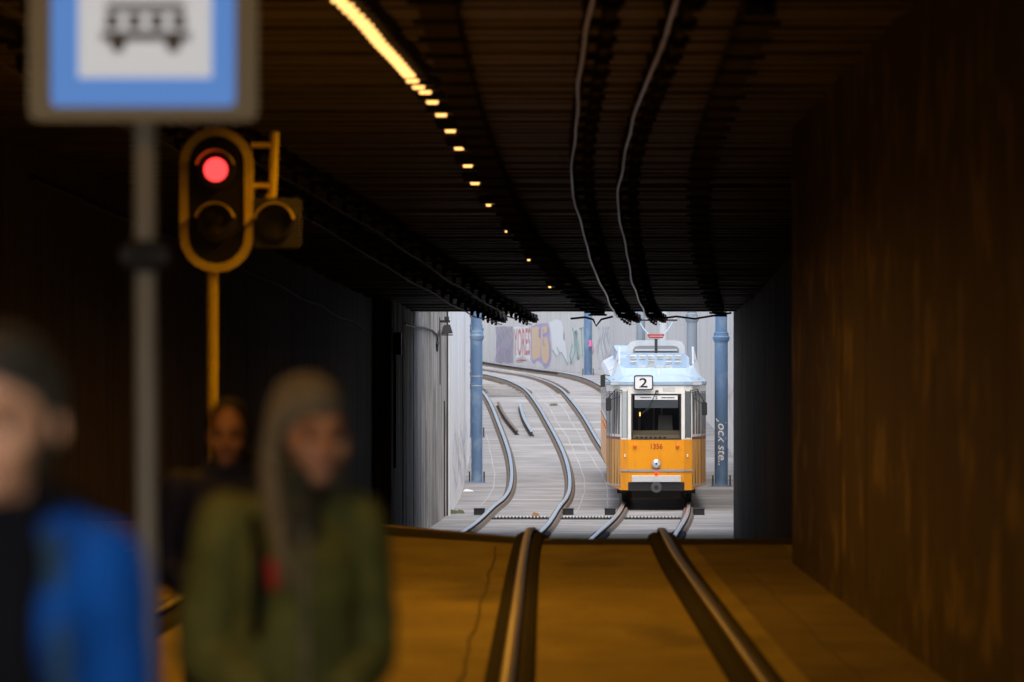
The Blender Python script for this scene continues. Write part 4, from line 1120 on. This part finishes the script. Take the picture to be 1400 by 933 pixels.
# ------------------------------------------------------------------ people
class Blob:
    """shapes that are fused into one continuous skin"""
    def __init__(s): s.v = []; s.f = []
    def cap(s, p0, r0, p1, r1, n=10):
        p0, p1 = Vector(p0), Vector(p1); d = (p1 - p0); L = d.length; d.normalize()
        a = d.orthogonal().normalized(); b = d.cross(a); rings = []
        for k in (-80, -45, -15): rings.append((p0 + d * r0 * math.sin(R(k)), r0 * math.cos(R(k))))
        for k in (15, 45, 80): rings.append((p1 + d * r1 * math.sin(R(k)), r1 * math.cos(R(k))))
        base = len(s.v)
        for c, r in rings:
            for i in range(n):
                t = 2 * math.pi * i / n; s.v.append(tuple(c + (a * math.cos(t) + b * math.sin(t)) * r))
        m = len(rings)
        for i in range(m - 1):
            for k in range(n):
                k2 = (k + 1) % n; s.f.append((base+i*n+k, base+i*n+k2, base+(i+1)*n+k2, base+(i+1)*n+k))
        s.f.append(tuple(base + k for k in range(n))[::-1]); s.f.append(tuple(base + (m-1)*n + k for k in range(n)))
        return s
    def chain(s, pts):
        for (a, ra), (b, rb) in zip(pts, pts[1:]): s.cap(a, ra, b, rb)
        return s
    def ell(s, c, r, rot=None, n=16, m=10):
        base = len(s.v); c = Vector(c)
        for i in range(m + 1):
            th = math.pi * (i + .02) / (m + .04)
            for k in range(n):
                ph = 2 * math.pi * k / n
                p = Vector((r[0]*math.sin(th)*math.cos(ph), r[1]*math.sin(th)*math.sin(ph), r[2]*math.cos(th)))
                if rot: p = rot @ p
                s.v.append(tuple(c + p))
        for i in range(m):
            for k in range(n):
                k2 = (k + 1) % n; s.f.append((base+i*n+k, base+i*n+k2, base+(i+1)*n+k2, base+(i+1)*n+k))
        s.f.append(tuple(base + k for k in range(n))[::-1]); s.f.append(tuple(base + m*n + k for k in range(n)))
        return s
    def build(s, name, mat_, parent, voxel=.012, smooth=6):
        me = bpy.data.meshes.new(name); me.from_pydata(s.v, [], s.f)
        bm = bmesh.new(); bm.from_mesh(me); bmesh.ops.recalc_face_normals(bm, faces=bm.faces); bm.to_mesh(me); bm.free()
        o = bpy.data.objects.new(name, me); COL.objects.link(o)
        r = o.modifiers.new('r', 'REMESH'); r.mode = 'VOXEL'; r.voxel_size = voxel
        q = o.modifiers.new('s', 'SMOOTH'); q.iterations = smooth; q.factor = .5
        dg = bpy.context.evaluated_depsgraph_get(); me2 = bpy.data.meshes.new_from_object(o.evaluated_get(dg))
        o.modifiers.clear(); o.data = me2; me2.name = name
        me2.materials.clear(); me2.materials.append(mat_)
        for p in me2.polygons: p.use_smooth = True
        o.parent = parent; return o

def hand(b, wrist, dirv, side, curl=.5):
    """palm, four bent fingers of different lengths and a thumb; dirv points along the palm"""
    w = Vector(wrist); d = Vector(dirv).normalized(); out = Vector((0, -1, 0)); out = (out - d * out.dot(d)).normalized(); inn = d.cross(out) * side
    b.cap(w, .026, w + d * .04, .03); 
    for k, off in enumerate((-.03, -.01, .01, .03)): b.cap(w + d * .03 + out * off * .6, .015, w + d * .09 + out * off, .013)
    for k, (off, L) in enumerate(((.033, .07), (.012, .08), (-.01, .075), (-.031, .058))):
        p = w + d * .092 + out * off; q = p + (d * math.cos(curl*.6) + inn * math.sin(curl*.6)) * L * .45
        r = q + (d * math.cos(curl*1.6) + inn * math.sin(curl*1.6)) * L * .32; t = r + (d * math.cos(curl*2.4) + inn * math.sin(curl*2.4)) * L * .25
        b.chain([(p, .0095), (q, .009), (r, .0082), (t, .007)])
    p = w + d * .03 + out * .028; q = p + (d * .6 + out * .7).normalized() * .038; r = q + (d * .85 + out * .3 + inn * .3).normalized() * .032
    b.chain([(p, .013), (q, .0105), (r, .009)])

def person(name, loc, rz, label, H=1.78, head_yaw=0.0, head_tilt=0.0, arms='pockets', wid=1.0, head_off=(0, 0), stride=.18):
    k = H / 1.78
    e = empty(name, loc, rz, label, 'person'); e.scale = (k * wid, k, k)
    J = dict(hipL=(-.09, 0, .94), hipR=(.09, 0, .94), kneeL=(-.10, -stride*.7, .51), kneeR=(.10, stride*.3, .5), ankL=(-.10, -stride, .09), ankR=(.10, stride*1.2, .13))
    b = Blob()
    # legs, trunk, neck
    for sd in 'LR':
        b.chain([(J['hip'+sd], .085), (J['knee'+sd], .058), (J['ank'+sd], .042)])
        a = Vector(J['ank'+sd]); b.cap(a + Vector((0, .03, -.04)), .04, a + Vector((0, -.15, -.06)), .032)
    b.ell((0, 0, .98), (.165, .11, .13)); b.ell((0, 0, 1.16), (.145, .10, .16)); b.ell((0, .005, 1.34), (.172, .115, .17)); b.cap((-.15, 0, 1.45), .06, (.15, 0, 1.45), .06)
    b.cap((0, .01, 1.45), .062, (head_off[0], -.005 + head_off[1], 1.57), .055)
    hr = Matrix.Rotation(head_yaw, 3, 'Z') @ Matrix.Rotation(head_tilt, 3, 'Y')
    hc = Vector((head_off[0], -.005 + head_off[1], 1.56))
    def HP(x, y, z):
        q = hr @ Vector((x, y, z)); return hc + Vector((q.x / wid, q.y, q.z))
    hr0 = hr; hr = Matrix.Diagonal((1 / wid, 1, 1)) @ hr0
    b.ell(HP(0, .012, .125), (.075, .094, .098), hr); b.ell(HP(0, -.03, .045), (.056, .066, .066), hr); b.ell(HP(0, -.07, .0), (.028, .024, .024), hr)
    b.cap(HP(0, -.088, .105), .011, HP(0, -.113, .062), .015); b.cap(HP(-.035, -.078, .118), .013, HP(.035, -.078, .118), .013)
    b.ell(HP(-.04, -.065, .065), (.024, .022, .026), hr); b.ell(HP(.04, -.065, .065), (.024, .022, .026), hr)
    for s in (-1, 1): b.ell(HP(s*.076, .014, .085), (.008, .018, .027), hr)
    el = {}; wr = {}
    for s in (-1, 1):
        sh = Vector((s*.195, .0, 1.44))
        if arms == 'pockets': e1 = Vector((s*.245, .05, 1.15)); w1 = Vector((s*.13, -.11, 1.06)); 
        else: e1 = Vector((s*.21, .03, 1.15)); w1 = Vector((s*.21, -.07 * s, .90))
        el[s] = e1; wr[s] = w1
        b.chain([(sh, .058), (e1, .043), (w1, .029)])
        hand(b, w1, (w1 - e1).normalized() if arms != 'pockets' else Vector((-s*.6, -.1, -.5)), s)
    body = b.build('body', M['skin'], e, .009, 4)
    # face details
    for s in (-1, 1):
        MB().lathe([(.0001, -.012), (.009, -.008), (.0115, 0), (.0001, .004)], axis='y', n=10).build('eye', M['eye'], e).location = HP(s*.033, -.079, .092)
    lp = Blob(); lp.cap(HP(-.02, -.090, .028), .007, HP(.02, -.090, .028), .007); lp.build('mouth', M['lips'], e, .004, 2)
    for s in (-1, 1):
        bw = Blob(); bw.cap(HP(s*.018, -.091, .122), .005, HP(s*.05, -.083, .120), .004); bw.build('eyebrow', M['hair_dark'], e, .004, 2)
    return e, J, HP, hr, el, wr
def sleeve_set(e, el, wr, m, grow=.028, sides=(-1, 1)):
    for s in sides:
        b = Blob(); A = Vector((s*.185, 0, 1.44)); Bq = Vector(el[s]); Cq = wr[s].lerp(el[s], .05); pts = []
        for q in range(7): pts.append((A.lerp(Bq, q / 7), (.062 - .016 * q / 7 + grow) * (1.05 if q % 2 else .95)))
        for q in range(6): pts.append((Bq.lerp(Cq, q / 5), (.046 - .01 * q / 5 + grow * .9) * (1.05 if q % 2 else .95)))
        b.chain(pts)
        b.build('sleeve', M[m], e, .014, 5)
def legs(e, J, m='trousers'):
    b = Blob()
    for sd in 'LR': b.chain([(J['hip'+sd], .105), (J['knee'+sd], .078), (Vector(J['ank'+sd]) + Vector((0, 0, .03)), .062)])
    b.ell((0, 0, .97), (.185, .125, .12)); b.build('trousers', M[m], e, .015, 5)
    for sd in 'LR':
        a = Vector(J['ank'+sd]); b = Blob(); b.cap(a + Vector((0, .03, -.045)), .052, a + Vector((0, -.16, -.06)), .042); b.cap(a, .055, a + Vector((0, 0, -.03)), .055); b.build('shoe', M['shoe'], e, .012, 4)

# woman in olive coat, 14 m away, walking towards the right of the camera and glancing aside
wd = 14.0; wx = (398 - VPX) * wd / F
w, J, HP, hr, el, wr = person('person', (wx, wd, -RAIL_H), R(14), 'woman with grey hair and dark scarf in an olive quilted coat', 1.87, R(8), 0.05, wid=.84, head_off=(.045, -.02))
b = Blob(); b.ell((0, 0, .93), (.205, .15, .17)); b.ell((0, 0, 1.15), (.19, .145, .2)); b.ell((0, .0, 1.33), (.205, .15, .17)); b.cap((-.15, 0, 1.44), .085, (.15, 0, 1.44), .085)
coat = b.build('coat', M['coat_olive'], w, .014, 6)
sleeve_set(w, el, wr, 'coat_olive', .034)
b = Blob()
for z in (1.0, 1.12, 1.24, 1.34): b.cap((-.0, -.165, z), .012, (0.0, -.165, z + .1), .012)
b.build('zip', M['hair_grey'], coat, .01, 3)
b = Blob(); b.ell((0, -.01, 1.50), (.10, .10, .075)); b.ell((0, -.02, 1.555), (.088, .095, .05)); b.ell((.0, -.09, 1.44), (.07, .05, .08)); b.build('scarf', M['scarf'], w, .012, 5)
b = Blob(); b.ell(HP(-.006, .022, .158), (.087, .108, .086), hr); b.ell(HP(0, .04, .12), (.086, .09, .09), hr); b.ell(HP(0, .075, .05), (.08, .05, .12), hr)
b.chain([(HP(-.07, .01, .13), .034), (HP(-.082, .0, .03), .034), (HP(-.085, -.04, -.06), .032), (HP(-.08, -.11, -.17), .026), (HP(-.07, -.15, -.26), .016)])
b.chain([(HP(.07, .06, .12), .026), (HP(.075, .07, .0), .028), (HP(.085, .05, -.1), .022)])
for q in range(5):
    b.chain([(HP(-.03 - .008 * q, -.03 + .012 * q, .215), .012), (HP(-.072 - .003 * q, -.03 + .012 * q, .14), .014), (HP(-.082, -.02 + .01 * q, .04), .014), (HP(-.088 + .006 * (q % 3), -.05 + .01 * q, -.10 - .02 * q), .011)])
hair = b.build('hair', M['hair_grey'], w, .009, 2)
b = Blob(); b.cap((-.095, -.165, 1.36), .016, (-.09, -.172, 1.31), .016); b.build('zip_tag', M['red_tag'], w, .007, 3)
b = Blob(); b.chain([((-.13, -.11, 1.46), .02), ((-.125, -.16, 1.34), .02), ((-.135, -.15, 1.2), .02)]); b.build('strap_and_fold', M['jacket_black'], w, .01, 4)
legs(w, J)

# man at the left edge, dark front and blue jacket
md = 8.9; mx = (-2 - VPX) * md / F
m_, J, HP, hr, el, wr = person('person', (mx, md, -RAIL_H), R(-20), 'man in a black zip top and bright blue jacket at the stop sign', 1.95, R(6), .0, arms='down', wid=.85)
b = Blob(); b.ell((0, 0, .98), (.2, .14, .17)); b.ell((0, 0, 1.15), (.185, .135, .2)); b.ell((0, 0, 1.33), (.2, .14, .17)); b.cap((-.15, 0, 1.44), .08, (.15, 0, 1.44), .08); b.ell((0, 0, 1.51), (.088, .088, .05))
b.build('zip_top', M['jacket_black'], m_, .014, 5)
b = Blob(); b.ell((.165, .0, 1.36), (.06, .15, .13)); b.ell((.17, .0, 1.16), (.055, .15, .2)); b.ell((.17, .0, .98), (.06, .15, .16)); b.cap((.13, .01, 1.45), .085, (.18, .01, 1.43), .085)
b.build('jacket_side', M['jacket_blue'], m_, .014, 5)
b = Blob(); b.ell((-.165, .0, 1.36), (.06, .15, .13)); b.ell((-.17, .0, 1.16), (.055, .15, .2)); b.ell((-.17, .0, .98), (.06, .15, .16)); b.cap((-.13, .01, 1.45), .085, (-.18, .01, 1.43), .085)
b.build('jacket_side', M['jacket_blue'], m_, .014, 5)
sleeve_set(m_, el, wr, 'jacket_blue', .024)
b = Blob(); b.chain([((.15, -.09, 1.49), .02), ((.185, -.13, 1.34), .02), ((.20, -.13, 1.1), .018)]); b.build('strap_and_fold', M['teal'], m_, .01, 4)  # dark teal strip, the shade of a jacket fold put into colour
b = Blob(); b.ell((.02, -.145, 1.36), (.035, .012, .016)); b.build('chest_logo', M['red_tag'], m_, .006, 3)
b = Blob(); b.ell(HP(0, .022, .15), (.083, .10, .085), hr); b.ell(HP(0, .055, .08), (.08, .065, .095), hr); b.ell(HP(.066, .03, .125), (.018, .045, .05), hr); b.ell(HP(-.066, .03, .125), (.018, .045, .05), hr); b.build('hair', M['hair_dark'], m_, .011, 4)
b = Blob(); b.ell((.04, .06, 1.50), (.11, .10, .07)); b.build('hood', M['jacket_black'], m_, .012, 4)
legs(m_, J)

# person in navy behind
bd = 22.0; bxx = (310 - VPX) * bd / F
p_, J, HP, hr, el, wr = person('person', (bxx, bd, -RAIL_H), R(12), 'person in a dark navy hooded jacket under the signal pole', 1.78, R(-14), .04, arms='pockets')
b = Blob(); b.ell((0, 0, .96), (.195, .14, .17)); b.ell((0, 0, 1.15), (.18, .135, .2)); b.ell((0, 0, 1.33), (.195, .14, .17)); b.cap((-.15, 0, 1.44), .08, (.15, 0, 1.44), .08); b.ell((0, 0.01, 1.52), (.10, .095, .06))
b.build('jacket', M['jacket_navy'], p_, .014, 5)
sleeve_set(p_, el, wr, 'jacket_navy', .03)
b = Blob(); b.ell(HP(0, .035, .14), (.09, .105, .10), hr); b.ell(HP(0, .07, .05), (.085, .06, .11), hr); b.cap(HP(.08, .02, .12), .03, HP(.085, .02, .02), .03); b.build('hair', M['hair_dark'], p_, .012, 4)
legs(p_, J)

# ------------------------------------------------------------------ trees beyond the wall
def tree(x, d, h, m, label, seed, spread=2.6):
    r4 = random.Random(seed)
    e = empty('tree', (x, d, TERR), 0, label, 'tree', None)
    mb = MB(); mb.tube([(0, 0, -.1), (.1, .05, h*.25), (-.05, 0, h*.5), (.05, 0, h*.85)], [.2, .16, .11, .03], 8); tips = []
    for i in range(9):
        z = h * (.10 + .07 * i); a = r4.uniform(0, 6.28); L = spread * r4.uniform(.6, 1.0)
        tip = (math.cos(a)*L, math.sin(a)*L, z + r4.uniform(.1, 1.0)); mid = (tip[0]*.5, tip[1]*.5, z + .25)
        mb.tube([(0, 0, z), mid, tip], [.07, .045, .015], 6); tips += [mid, tip]
    mb.build('trunk', M['bark'], e)
    cr = MB()
    for t in tips + [(0, 0, h*.9), (0, 0, h*.7), (.6, .3, h*.6)]:
        for _ in range(150):
            g = Vector((r4.gauss(0, .5), r4.gauss(0, .5), r4.gauss(0, .42))) + Vector(t)
            s = r4.uniform(.05, .11); n1 = Vector((r4.gauss(0, 1), r4.gauss(0, 1), r4.gauss(0, 1))).normalized(); a = n1.orthogonal().normalized() * s; b2 = n1.cross(a) * .6
            cr.add([g - a, g - b2, g + a, g + b2], [(0, 1, 2, 3)])
    cr.build('crown', m, e)
for i, (xp, d, h, m, lab) in enumerate(((664, 318, 5.5, 'leaf_brown', 'brown-leaved tree above the left end of the graffiti wall'), (676, 322, 6, 'leaf_green', 'green tree above the graffiti wall'),
                                        (712, 316, 6, 'leaf_yellow', 'golden autumn tree above the red graffiti letters'), (738, 322, 6.5, 'leaf_yellow', 'tall golden tree above the orange graffiti letters'),
                                        (620, 330, 7, 'leaf_green', 'green tree beyond the pale wall'))):
    tree((xp - VPX) * d / F, d, h, M[m], lab, 11 + i)
